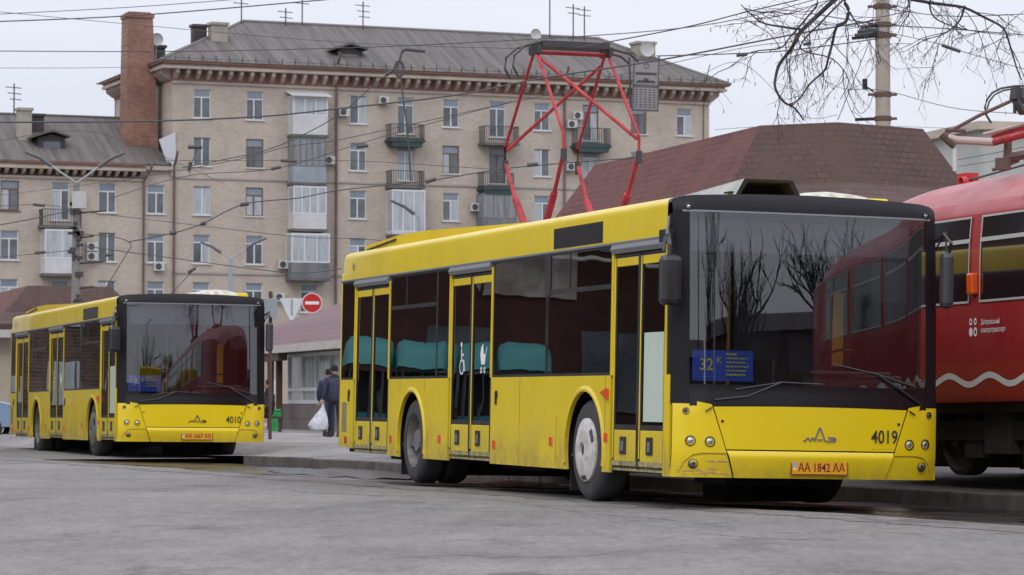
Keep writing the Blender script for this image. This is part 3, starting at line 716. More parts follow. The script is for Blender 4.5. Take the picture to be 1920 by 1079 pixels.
r_ = nd(t, 'ShaderNodeValToRGB'); r_.color_ramp.elements[0].position = .36; r_.color_ramp.elements[0].color = (.075, .067, .062, 1); r_.color_ramp.elements[1].position = .66; r_.color_ramp.elements[1].color = (.175, .155, .142, 1)
t.links.new(n.outputs[0], r_.inputs[0]); t.links.new(r_.outputs[0], b.inputs['Base Color'])
WFR = mat('window_white', (.66, .67, .68), .4); WBR = mat('window_brown', (.16, .09, .06), .5)
PANE = mat('pane_dark', (.10, .115, .13), .06, noise=(.9, .45), spec=.8); CURT = mat('pane_curtain', (.40, .43, .46), .12, noise=(1.5, .25, (3, 1, .4)))
BLIND = mat('transom_blind', (.22, .26, .31), .3, noise=(.5, .2)); LEDGE = mat('ledge', (.36, .33, .30), .8, noise=(.8, .2))
CORN = mat('cornice_stone', (.44, .37, .31), .8, noise=(.6, .2)); FRZ = mat('frieze_red', (.30, .16, .13), .85, noise=(.8, .25)); RUST = mat('gutter_rust', (.20, .095, .07), .8, noise=(.8, .3))
PIPE = mat('downpipe', (.16, .10, .085), .7, noise=(.4, .35)); CONC = mat('balcony_concrete', (.13, .125, .12), .85, noise=(1.5, .3)); TEAL = mat('balcony_teal', (.035, .06, .058), .6, noise=(1, .3))
BPAN = mat('balcony_white_panel', (.56, .56, .56), .5, noise=(1, .12)); BGRY = mat('balcony_grey_panel', (.16, .165, .17), .6, noise=(1.2, .3)); BBLU = mat('balcony_bluegrey', (.27, .31, .34), .6, noise=(1, .15))
ACM = mat('ac_case', (.55, .54, .52), .5, dirt=((.3, .27, .22), .4, 3)); IRON = mat('railing_iron', (.06, .065, .065), .6)
BETA = R(22); BA = Vector((math.cos(BETA), math.sin(BETA), 0)); BBK = Vector((-math.sin(BETA), math.cos(BETA), 0))
def plane_hit(px, py, P0, nrm):
    d = ray(px, py); o = Vector((0, 0, CAM_H)); return o+d*((P0-o).dot(nrm)/d.dot(nrm))
P378 = at(378, 400, 206)
BO = plane_hit(322, 400, P378, BBK); BO.z = 0
ab = empty('apartment_building', BO, (0, 0, BETA), 'large beige brick apartment building with grey hipped roofs and tall red brick chimney', 'building')
def FB(px, py, off=0):   # pixel -> (t, z) on the facade plane pushed back by off metres
    p = plane_hit(px, py, BO+BBK*off, BBK); return ((p-BO).dot(BA), p.z)
def wall_holes(t0, t1, z0, z1, holes, y=0, rv=.16):
    m = MB(); ts = sorted({t0, t1, *[h[i] for h in holes for i in (0, 1)]}); zs = sorted({z0, z1, *[h[i] for h in holes for i in (2, 3)]})
    for i in range(len(ts)-1):
        for j in range(len(zs)-1):
            a, c, e, g = ts[i], ts[i+1], zs[j], zs[j+1]; cm, zm = (a+c)/2, (e+g)/2
            if any(h[0] < cm < h[1] and h[2] < zm < h[3] for h in holes): continue
            m.quad((a, y, e), (c, y, e), (c, y, g), (a, y, g))
    for h in holes:
        a, c, e, g = h
        m.quad((a, y, e), (a, y+rv, e), (a, y+rv, g), (a, y, g)); m.quad((c, y, e), (c, y, g), (c, y+rv, g), (c, y+rv, e))
        m.quad((a, y, g), (a, y+rv, g), (c, y+rv, g), (c, y, g)); m.quad((a, y, e), (c, y, e), (c, y+rv, e), (a, y+rv, e))
    return m
ROWS = [FB(378, y)[1] for y in (168.5, 258.5, 350, 441, 530)]; WH = FB(378, 168.5)[1]-FB(378, 222.5)[1]
ZC = FB(360, 154)[1]
TR = FB(1329, 200)[0]; TL = FB(-60, 350)[0]
WIN = []     # (px, row, style)
sty = random.Random(5)
for px in (378, 477, 671, 845, 1016, 1197, 1283):
    for r_i in range(5): WIN.append((px, r_i, sty.choice('abcab')))
for px in (18, 201, 292):
    for r_i in (2, 3, 4): WIN.append((px, r_i, 'w' if (px, r_i) == (18, 2) else sty.choice('abca')))
for px, rr_ in ((760, (0, 1)), (932, (0, 1)), (1107, (0, 1, 2)), (113, (2, 4)), (580, (4,)), (760, (4,)), (932, (4,)), (1107, (4,))):
    for r_i in rr_: WIN.append((px, r_i, 'd' if r_i < 4 else 'a'))
holes_m, holes_w = [], []; wins = []
for px, r_i, st in WIN:
    tc_ = FB(px, 350)[0]; wd = .60; z1 = ROWS[r_i]; z0 = z1-WH
    if st == 'd': z0 = z1-2.5
    h = (tc_-wd, tc_+wd, z0, z1); (holes_m if px > 322 else holes_w).append(h); wins.append((h, st))
# widths of the window frames and their panes
for h, st in wins:
    a, c, e, g = h; f = MB(); y0, y1 = .09, .15; k = .07
    frm = WBR if st == 'w' or random.random() < .12 else WFR
    ztr = g-.52 if st in 'abdw' else g-.04
    f.box(a, a+k, y0, y1, e, g); f.box(c-k, c, y0, y1, e, g); f.box(a+k, c-k, y0, y1, e, e+k)
    if st != 'c': f.box(a+k, c-k, y0, y1, ztr-.05, ztr+.03)
    f.box(a+k, c-k, y0, y1, g-.05, g)
    mm = (a+c)/2+random.uniform(-.06, .06); f.box(mm-.045, mm+.045, y0-.01, y1, e+k, ztr-.05)
    fo = f.build('window', frm, ab)
    top = g-.05
    for (p0, p1, q0, q1, mt) in ((a+k, mm-.045, e+k, ztr-.05, random.choice((PANE, PANE, CURT))), (mm+.045, c-k, e+k, ztr-.05, random.choice((CURT, PANE)))):
        z = MB(); z.box(p0, p1, .12, .14, q0, q1); z.build('window_pane', mt, fo)
    if st != 'c':
        z = MB(); z.box(a+k, c-k, .11, .13, ztr+.03, g-.05); z.build('transom_pane', BLIND, fo)
    z = MB(); z.box(a-.10, c+.10, -.10, .10, e-.07, e); z.build('sill', WFR if st != 'w' else RUST, fo)
ZW = FB(150, 322)[1]    # top of the wing wall
wall_holes(0, TR, -.2, ZC+1.0, holes_m).build('main_wall', WALL, ab)
wall_holes(TL, 0, -.2, ZW+.3, holes_w).build('wing_wall', WALL, ab)
DEP = 15
m = MB(); m.box(0, .3, .02, DEP, -.2, ZC+.8); m.box(TR-.3, TR, .02, DEP, -.2, ZC+.8); m.box(0, TR, DEP-.3, DEP, -.2, ZC+.8); m.box(.3, TR-.3, .3, .5, -.2, ZC); m.build('end_wall', WALL, ab)
m = MB(); m.box(TL, -.01, .3, .5, -.2, ZW); m.box(TL, 0, DEP-2, DEP-1.7, -.2, ZW); m.build('wing_backing', WALL, ab)
# cornices
def cornice(t0, t1, z, dep, hgt, step, left=False, bw=.24, right=False):
    m = MB(); yb = dep
    m.box(t0-(dep if left else 0), t1+(dep if right else 0), -dep, .0, z+hgt, z+hgt+.18)
    m.box(t0-(dep*.9 if left else 0), t1+(dep*.9 if right else 0), -dep*.86, 0, z+hgt+.18, z+hgt+.34, 0)
    m.box(t0-(dep*1.15 if left else 0), t1+(dep*1.15 if right else 0), -dep*1.15, 0, z+hgt+.34, z+hgt+.50, 2)
    m.box(t0, t1, -.05, 0, z-.08, z+hgt, 1); m.box(t0-.05, t1+.05, -.12, 0, z-.25, z-.08)
    n = int((t1-t0)/step); 
    for i in range(n+1):
        x = t0+.15+(t1-t0-.3)*i/n
        m.prism([(-.05, z), (-.05, z+hgt), (-dep*.8, z+hgt), (-dep*.8, z+hgt*.62), (-dep*.35, z+hgt*.15)], 0, x-bw/2, x+bw/2)
    if left:
        m.box(t0-dep, t0, 0, DEP, z+hgt, z+hgt+.18); m.box(t0-dep*.9, t0, 0, DEP, z+hgt+.18, z+hgt+.34); m.box(t0-dep*1.15, t0, 0, DEP, z+hgt+.34, z+hgt+.5, 2); m.box(t0-.05, t0, 0, DEP, z-.08, z+hgt, 1)
        for i in range(int(DEP/step)):
            y = .3+i*step; m.prism([(t0-.05, z), (t0-.05, z+hgt), (t0-dep*.8, z+hgt), (t0-dep*.8, z+hgt*.62), (t0-dep*.35, z+hgt*.15)], 1, y, y+bw)
    if right:
        m.box(t1, t1+dep, 0, DEP, z+hgt, z+hgt+.18); m.box(t1, t1+dep*1.15, 0, DEP, z+hgt+.34, z+hgt+.5, 2)
        m.prism([(t1, z-.2), (t1, z+hgt), (t1+dep*.8, z+hgt), (t1+dep*.8, z+hgt*.62)], 1, -.1, .2)
    return m
zb = FB(400, 153)[1]; cornice(0, TR, zb, .95, .66, .74, True, right=True).build('cornice', [CORN, FRZ, RUST], ab)
zbw = FB(150, 331)[1]; TW = FB(268, 320)[0]
cornice(TL, TW, zbw, .7, .36, .56, bw=.22, right=False).build('wing_cornice', [CORN, mat('frieze_dark', (.07, .05, .04), .9), RUST], ab)
m = MB(); m.box(TW, -.02, -.35, 0, zbw+.5, zbw+.8); m.build('wing_eave', CORN, ab)
for z, nm in ((FB(378, 337)[1], 'string_course'), (FB(378, 515)[1], 'string_course')):
    m = MB(); m.box(0, TR, -.08, 0, z, z+.14); m.build(nm, LEDGE, ab)
# roofs
ze = zb+1.16; e_ = 1.15
def FBr(px, py, d): t_, z_ = FB(px, py, d); return (t_, d, z_)
rl = FBr(455, 42, 7.5); rr2 = FBr(1122, 72, 7.5); zr_ = (rl[2]+rr2[2])/2
A0, A1, A2, A3 = (-e_, -e_, ze), (TR+e_, -e_, ze), (TR+e_, DEP+e_, ze), (-e_, DEP+e_, ze); R0, R1 = (rl[0], 7.5, zr_), (rr2[0], 7.5, zr_)
m = MB(); m.add([A0, A1, A2, A3, R0, R1], [(0, 1, 5, 4), (2, 3, 4, 5), (3, 0, 4), (1, 2, 5)]); m.build('main_roof', ROOF, ab)
m = MB(); m.tube([R0, R1], .14, 6); m.tube([A0, R0], .12, 6); m.tube([A1, R1], .12, 6); m.build('ridge_cap', mat('ridge_tile', (.17, .16, .15), .8), ab)
m = MB()
n_ = 46
for i in range(n_): x = -1+(TR+2)*i/(n_-1); m.box(x-.03, x+.03, -e_+.1, -e_+.16, ze, ze+.42)
m.box(-1, TR+1, -e_+.12, -e_+.14, ze+.18, ze+.21)
m.build('snow_guard', IRON, ab)
zew = zbw+.86; w0 = FBr(10, 213, 7); w1 = FBr(236, 226, 7); zw_ = (w0[2]+w1[2])/2
m = MB(); a0, a1 = (TL, -.8, zew), (-.25, -.4, zew); b0, b1 = (TL, 7, zw_), (w1[0], 7, zw_)
m.add([a0, a1, b1, b0, (-.25, 14, zew), (TL, 14, zew)], [(0, 1, 2, 3), (3, 2, 4, 5), (1, 4, 2)]); m.build('wing_roof', ROOF, ab)
m = MB(); m.tube([b0, b1], .12, 6); m.tube([b1, a1], .12, 6); m.build('ridge_cap', mat('ridge_dark', (.09, .085, .08), .8), ab)
# chimney and stacks
def FBp(px, py, d): t_, z_ = FB(px, py, d); return t_, z_
c0, zt_ = FB(239, 22, 2.2); c1b, zb_ = FB(298, 262, 2.2); c1t, _ = FB(286, 22, 2.2)
m = MB(); y0, y1 = 2.2, 4.0
m.add([(c0-.1, y0, zb_-2), (c1b, y0, zb_-2), (c1b, y1, zb_-2), (c0-.1, y1, zb_-2), (c0, y0, zt_-.4), (c1t, y0, zt_-.4), (c1t, y1-.2, zt_-.4), (c0, y1-.2, zt_-.4)], [(0, 1, 5, 4), (1, 2, 6, 5), (2, 3, 7, 6), (3, 0, 4, 7), (4, 5, 6, 7)])
m.box(c0-.08, c1t+.08, y0-.08, y1-.12, zt_-.4, zt_-.12); m.box(c0+.1, c1t-.1, y0+.1, y1-.3, zt_-.12, zt_)
m.build('brick_chimney', REDB, ab)
def stack(px0, px1, py0, py1, d, mt, cap=None, nm='vent_stack'):
    a, z1 = FB(px0, py0, d); c, z0 = FB(px1, py1, d); m = MB(); m.box(a, c, d, d+(c-a)*.9, z0-.8, z1-.15); m.box(a-.1, c+.1, d-.1, d+(c-a)*.9+.1, z1-.18, z1); m.build(nm, [mt], ab)
DST = mat('dark_stack', (.06, .05, .05), .8, noise=(1, .3)); LST = mat('plaster_stack', (.33, .30, .25), .85, noise=(1, .2))
stack(363, 387, 46, 86, 4, DST); stack(397, 426, 42, 84, 3, LST); stack(1195, 1228, 77, 112, 4, LST); stack(287, 309, 85, 120, 6, DST); stack(35, 59, 203, 252, 2.5, LST); stack(59, 82, 214, 250, 4, DST)
def dish(px, py, r_, d):
    t_, z_ = FB(px, py, d); m = MB(); m.lathe([(r_, -.12), (r_*.7, -.03), (.01, .02)], 20, 1, (t_, d, z_)); m.lathe([(r_, -.12), (r_*1.02, -.10), (r_*.7, .0)], 20, 1, (t_, d, z_)); m.tube([(t_, d+.02, z_), (t_, d+.3, z_-1.6)], .04, 6); m.build('satellite_dish', mat('dish_grey', (.50, .50, .50), .4), ab)
dish(293, 75, .42, 3); dish(1212, 92, .55, 3.2); dish(1003, 65, .4, 6)
for px, py0, py1, arms in ((680, 4, 85, 3), (1030, -20, 85, 0), (1074, 8, 72, 2), (1095, 12, 70, 2), (566, 0, 45, 1), (452, 0, 42, 1), (535, 16, 42, 2), (26, 158, 212, 3)):
    t_, z1 = FB(px, py0, 7); _, z0 = FB(px, py1, 7); m = MB(); m.tube([(t_, 7, z0-.5), (t_, 7, z1)], .05, 5)
    for k in range(arms): m.tube([(t_-.6+.15*k, 7, z1-.25-.4*k), (t_+.5, 7, z1-.3-.4*k)], .03, 4)
    m.build('roof_antenna', IRON, ab)
def dormer(px0, px1, py0, py1, d):
    a, z1 = FB(px0, py0, d); c, z0 = FB(px1, py1, d); m = MB(); m.prism([(a, z0-.3), (c, z0-.3), (c, z1-.25), ((a+c)/2, z1), (a, z1-.25)], 1, d, d+4); m.box(a+.3, c-.3, d-.03, d, z0, z1-.5, 1)
    m.prism([(a-.5, z1-.3), ((a+c)/2, z1+.15), (c+.3, z1-.2), (c+.3, z1-.08), ((a+c)/2, z1+.3), (a-.5, z1-.16)], 1, d-.4, d+4, 2); m.build('dormer', [DST, PANE, ROOF], ab)
dormer(632, 678, 88, 114, 1.2); dormer(72, 121, 252, 292, 1.4)
m = MB(); m.prism([FB(297, 263, -.05), FB(328, 249, -.05), FB(330, 331, -.05), FB(321, 331, -.05)], 1, -.12, -.03); m.build('wall_flashing', mat('flashing', (.56, .58, .62), .4), ab)
for px, py0, py1 in ((629, 116, 640), (1056, 140, 600), (325, 300, 640), (268, 326, 640)):
    t_, z1 = FB(px, py0); _, z0 = FB(px, py1); m = MB(); m.tube([(t_+(.35 if px == 268 else 0), -.9, z1+.5), (t_+(.3 if px == 268 else 0), -.8, z1+.2), (t_, -.16, z1-.5), (t_, -.16, z0)], .085, 8); m.build('downpipe', PIPE, ab)
m = MB(); t_, z1 = FB(1318, 150); m.tube([(t_, -1.1, z1+1), (t_, -.1, z1-.6), (t_-.3, -.08, 4)], .035, 5); m.build('wall_cable', IRON, ab)
# balconies
def balcony(px0, px1, yt, ym, yb_, style, nb=3, side=True):
    PR = 1.15; a, zt = FB(px0, yt, -PR); c, zm = FB(px1, ym, -PR); zb = FB((px0+px1)/2, yb_, -PR)[1]
    m = MB(); m.box(a-.06, c+.06, -PR-.06, 0, zb-.18, zb, 0)
    pan = {'w': BPAN, 'g': BGRY, 'b': BBLU, 't': TEAL, 'r': IRON}[style[1]]; fr = WFR if style[0] == 'w' else BGRY
    if style[0] == 'o':
        bo = m.build('balcony', CONC if style[1] != 't' else TEAL, ab)
        r_ = MB(); n = int((c-a)/.16)
        for i in range(n+1):
            x = a+(c-a)*i/n; r_.box(x-.015, x+.015, -PR, -PR+.03, zb, zm)
        r_.box(a, c, -PR-.02, -PR+.04, zm-.05, zm); r_.box(a, a+.04, -PR, 0, zm-.05, zm); r_.box(c-.04, c, -PR, 0, zm-.05, zm)
        for i in range(7):
            y = -PR+PR*i/7; r_.box(a, a+.03, y, y+.03, zb, zm); r_.box(c-.03, c, y, y+.03, zb, zm)
        r_.build('railing', IRON, bo)
        if style[1] == 't':
            q = MB(); q.prism([(a+.15, zb-.5), (c-.15, zb-.5), (c, zb+.12), (a, zb+.12)], 1, -PR-.02, -.1); q.build('planter_trough', TEAL, bo)
        return
    m.box(a, c, -PR, -PR+.05, zb, zm, 1); m.box(a, a+.05, -PR+.05, 0, zb, zm, 1); m.box(c-.05, c, -PR+.05, 0, zb, zm, 1)
    bo = m.build('balcony', [CONC, pan], ab)
    g = MB(); k = .08
    g.box(a, c, -PR-.01, -PR+.05, zt-k, zt); g.box(a, c, -PR-.01, -PR+.05, zm, zm+k)
    for i in range(nb+1):
        x = a+(c-a-k)*i/nb; g.box(x, x+k, -PR-.01, -PR+.05, zm+k, zt-k)
    for x in (a, c-.05): g.box(x, x+.05, -PR+.05, 0, zt-k, zt); g.box(x, x+.05, -PR+.05, 0, zm, zm+k); g.box(x, x+.05, -.08, 0, zm+k, zt-k)
    g.box(a, c, -PR, 0, zt, zt+.06)
    g.build('balcony_glazing_frame', fr, bo)
    p = MB(); p.box(a+.02, c-.02, -PR+.01, -PR+.03, zm+k, zt-k); p.box(a+.01, a+.03, -PR+.05, -.05, zm+k, zt-k); p.box(c-.03, c-.01, -PR+.05, -.05, zm+k, zt-k); p.build('balcony_glass', CURT if style[0] == 'w' else mat('old_glass', (.22, .23, .24), .2, noise=(2, .4, (3, 1, .3))), bo)
    if style[2:] == 'a':
        q = MB(); q.prism([(-PR-.3, zt+.0), (-PR-.3, zt+.05), (0, zt+.5), (0, zt+.4)], 0, a-.2, c+.2); q.build('awning', BPAN, bo)
balcony(549, 614, 181, 219, 253, 'wwa'); balcony(549, 611, 259, 314, 343, 'gb', 5); balcony(550, 612, 350, 403, 430, 'ww', 4); balcony(546, 618, 439, 494, 522, 'wg', 3)
balcony(733, 795, 0, 234, 262, 'ot'); balcony(734, 795, 0, 321, 349, 'or'); balcony(735, 797, 357, 436, 440, 'ww', 3)
balcony(908, 972, 0, 238, 268, 'or'); balcony(906, 963, 0, 325, 352, 'ot'); balcony(904, 968, 364, 411, 440, 'gg', 3)
balcony(1082, 1144, 0, 241, 272, 'ot'); balcony(82, 152, 0, 394, 424, 'or'); balcony(84, 150, 432, 487, 514, 'ww', 2)
def ac(px, py, s_=1):
    t_, z_ = FB(px, py, -.4); m = MB(); m.box(t_-.36, t_+.36, -.45, -.12, z_-.28, z_+.28); m.box(t_-.3, t_-.26, -.12, 0, z_-.3, z_-.26); m.box(t_+.26, t_+.3, -.12, 0, z_-.3, z_-.26)
    o = m.build('air_conditioner', ACM, ab, bevel=.02); m = MB(); m.lathe([(.22, -.456), (.19, -.462), (.07, -.45), (.001, -.455)], 18, 1, (t_-.08, 0, z_)); m.build('fan_grille', IRON, o)
for p in ((720, 189), (645, 211), (1084, 217), (1073, 233), (1072, 313), (892, 389), (532, 497), (149, 371), (173, 464), (173, 482), (299, 501), (618, 301), (525, 558)): ac(*p)
# ---------------------------------------------------------------- pavilions with shingle roofs
def shingle(name, c1, c2, axis, moss=None, sc_=1.0):
    m = brick(name, c1, c2, tuple(x*.45 for x in c1), sc_, .22, .9, axis, .22, .36)
    if moss:
        t = m.node_tree; b = t.nodes['Principled BSDF']; src = b.inputs['Base Color'].links[0].from_socket
        n = nd(t, 'ShaderNodeTexNoise'); n.inputs['Scale'].default_value = 1.1; n.inputs['Detail'].default_value = 8; n.inputs['Roughness'].default_value = .7
        c = nd(t, 'ShaderNodeTexCoord'); t.links.new(c.outputs['Object'], n.inputs[0]); r_ = nd(t, 'ShaderNodeMapRange'); r_.inputs[1].default_value = .42; r_.inputs[2].default_value = .62; t.links.new(n.outputs[0], r_.inputs[0])
        x = nd(t, 'ShaderNodeMix', data_type='RGBA'); x.inputs[7].default_value = (*moss, 1); t.links.new(r_.outputs[0], x.inputs[0]); t.links.new(src, x.inputs[6]); t.links.new(x.outputs[2], b.inputs['Base Color'])
    return m
SHR = shingle('shingle_red', (.170, .060, .055), (.110, .045, .043), 'yz', (.14, .058, .048), 2.0)
SHG = shingle('shingle_mossy', (.120, .062, .052), (.082, .052, .045), 'xz', (.088, .056, .046), 2.2)
SHF = mat('shingle_flat', (.12, .07, .06), .9, noise=(1.5, .3))
def offset_ring(poly, d):
    n = len(poly); out = []
    for i in range(n):
        p0, p1, p2 = Vector(poly[i-1]), Vector(poly[i]), Vector(poly[(i+1) % n])
        a = (p1-p0).normalized(); c = (p2-p1).normalized(); n1 = Vector((a.y, -a.x)); n2 = Vector((c.y, -c.x)); b_ = (n1+n2).normalized(); out.append(tuple(p1+b_*(d/max(b_.dot(n1), .3))))
    return out
def pavilion(name, origin, yaw, top, zt, zbk, zev, d1, d2, label, wallm, group=None, front=None):
    # top: CCW polygon in local x (right) y (away)
    root = empty(name, origin, (0, 0, yaw), label, 'pavilion', group)
    rings = [(top, zt), (offset_ring(top, d1), zbk), (offset_ring(top, d2), zev), (offset_ring(top, d2), zev-.22)]
    m = MB(); n = len(top)
    for (r0, za), (r1, zc) in zip(rings, rings[1:]):
        for i in range(n):
            j = (i+1) % n; dx = abs(top[j][0]-top[i][0]); dy = abs(top[j][1]-top[i][1])
            m.quad((*r1[i], zc), (*r1[j], zc), (*r0[j], za), (*r0[i], za), 0 if dy > dx else 1)
    cx = sum(p[0] for p in top)/n; cy = sum(p[1] for p in top)/n
    m.add([(*p, zt) for p in top]+[(cx, cy, zt+.12)], [(i, (i+1) % n, n) for i in range(n)], 2)
    m.build('shingle_roof', [SHR, SHG, SHF], root)
    m = MB(); w_ = offset_ring(top, d2-.7); m.add([(*p, 0) for p in w_]+[(*p, zev-.1) for p in w_], [(i, (i+1) % n, n+(i+1) % n, n+i) for i in range(n)]); m.build('wall', wallm, root)
    m = MB(); w_ = offset_ring(top, d2+.02); m.add([(*p, zev-.42) for p in w_]+[(*p, zev-.18) for p in w_], [(i, (i+1) % n, n+(i+1) % n, n+i) for i in range(n)]+[list(range(n))]); m.build('fascia', mat('fascia_white', (.50, .49, .46), .6, dirt=((.2, .18, .15), .5, 3)), root)
    return root
PWALL = mat('pavilion_wall', (.42, .36, .28), .8, noise=(.8, .15))
C1 = at(1425, 235, 50); yv = R(16.2)
def tolocal(p): v = p-C1; e2 = Vector((math.cos(yv), math.sin(yv), 0)); e1 = Vector((-math.sin(yv), math.cos(yv), 0)); return (v.dot(e2), v.dot(e1))
Mpt = tolocal(at(1570, 228, 49.4)); C2 = tolocal(at(1730, 240, 50.6))
top = [(0, 0), Mpt, C2, (C2[0], 8.8), (0, 8.8)]
pavilion('pavilion', (C1.x, C1.y, 0), yv, top, C1.z, 4.42, 3.95, .62, 1.9, 'long pavilion with dark red shingle mansard roof right behind the larger bus', PWALL)
# left far pavilion
C1 = at(52, 537, 97); yv = R(17)
C2 = tolocal(at(208, 537, 98))
pavilion('pavilion', (C1.x, C1.y, 0), yv, [(0, 0), (1.2, -.25), C2, (C2[0], 9), (0, 9)], C1.z, 3.75, 3.35, .8, 2.1, 'far pavilion with brown shingle roof behind the smaller bus at left', PWALL)
# middle kiosk
PL = at(515, 650, 97); PR_ = at(638, 634, 88); kd = (PR_-PL); kd.z = 0; klen = kd.length; kd.normalize(); kyaw = math.atan2(kd.y, kd.x); kback = Vector((-kd.y, kd.x, 0))
ks = empty('kiosk_building', (PL.x, PL.y, 0), (0, 0, kyaw), 'glazed kiosk building with mauve shingle roof, white fascia and granite plinth between the two buses', 'kiosk')
def KB(px, py, off=0):
    p = plane_hit(px, py, PL+kback*off, kback); return ((p-PL).dot(kd), p.z)
KL = klen+7; zf = PL.z
MAUVE = brick('shingle_mauve', (.20, .125, .135), (.175, .11, .12), (.16, .10, .105), 1.2, .10, .9, 'xz', .2, .4)
m = MB(); rz = KB(580, 571, 3.5)[1]; bz_ = KB(580, 606, .9)[1]
m.add([(-8, 0, zf), (KL, 0, zf), (KL, 1.3, bz_), (-8, 1.3, bz_), (KL, 4.0, rz), (-7.6, 4.0, rz)], [(0, 1, 2, 3), (3, 2, 4, 5)]); m.add([(-7.6, 4.0, rz), (KL, 4, rz), (KL, 9, rz-.2), (-7.6, 9, rz-.2)], [(0, 1, 2, 3)]); m.build('shingle_roof', MAUVE, ks)
m = MB(); m.box(-8, KL, -.05, .0, zf-.22, zf+.02); m.build('fascia', mat('fascia_cream', (.55, .52, .48), .6, dirt=((.25, .22, .2), .5, 3)), ks)
m = MB(); m.box(-8, KL, .0, 1.0, zf-.22, zf-.18); m.box(-3, 0.5, 0, .3, zf-.45, zf-.22); m.build('soffit', mat('soffit_brown', (.09, .07, .06), .9), ks)
ka = KB(542, 700, .9)[0]; zp = KB(590, 758, .9)[1]
m = MB(); m.box(ka-.9, KL, .82, 3, 0, zp); m.build('granite_plinth', brick('granite', (.20, .165, .16), (.16, .13, .13), (.12, .10, .10), 1, .3, .6, 'xz', .45, .9), ks)
m = MB(); zt2 = zf-.22; zmid = KB(590, 731, .9)[1]
n = 9; xs_ = [ka+(KL-ka)*i/n for i in range(n+1)]
for x in xs_: m.box(x-.05, x+.05, .86, .94, zp, zt2)
m.box(ka, KL, .855, .935, zp, zp+.12); m.box(ka, KL, .855, .935, zmid-.05, zmid+.06); m.box(ka, KL, .855, .935, zt2-.1, zt2); m.build('glazing_frame', WFR, ks)
m = MB(); m.box(ka, KL, .92, .94, zp, zt2); m.build('blind_glazing', mat('blinds', (.30, .34, .34), .25, noise=(2.2, .5, (2.5, 1, .35))), ks)
m = MB(); m.box(-6, ka, 3, 3.1, 0, zt2); m.build('cream_wall', mat('cream_wall', (.58, .50, .38), .8, noise=(.8, .1)), ks)
BRN = mat('post_brown', (.09, .05, .035), .7, noise=(2, .3))
for px in (505, 521):
    t_ = KB(px, 700, .3)[0]; m = MB(); m.box(t_-.09, t_+.09, .25, .43, 0, zt2); m.build('porch_post', BRN, ks)
m = MB(); t_ = KB(497, 700, 2.6)[0]; m.box(t_-2, t_+1.6, 2.4, 2.9, 1.0, 1.75); m.build('white_bench_panel', mat('pale_panel', (.62, .64, .68), .6), ks)
# pale building far right
p = at(1843, 266, 150); m = MB()
pb = empty('pale_building', (p.x, p.y, 0), (0, 0, R(15)), 'pale grey far building corner behind the tram pantograph', 'building')
m.box(0, 30, 0, 12, 0, p.z+.6); m.build('wall', mat('pale_wall', (.42, .42, .40), .8, noise=(.4, .12)), pb)
m = MB(); m.box(-.4, 30.4, -.4, 12.4, p.z+.6, p.z+1.0); m.build('roof_edge', CORN, pb)
m = MB()
for k in range(6): m.box(3+k*4, 4.6+k*4, -.03, .02, p.z-2.2, p.z-.6)
m.build('window_row', PANE, pb)
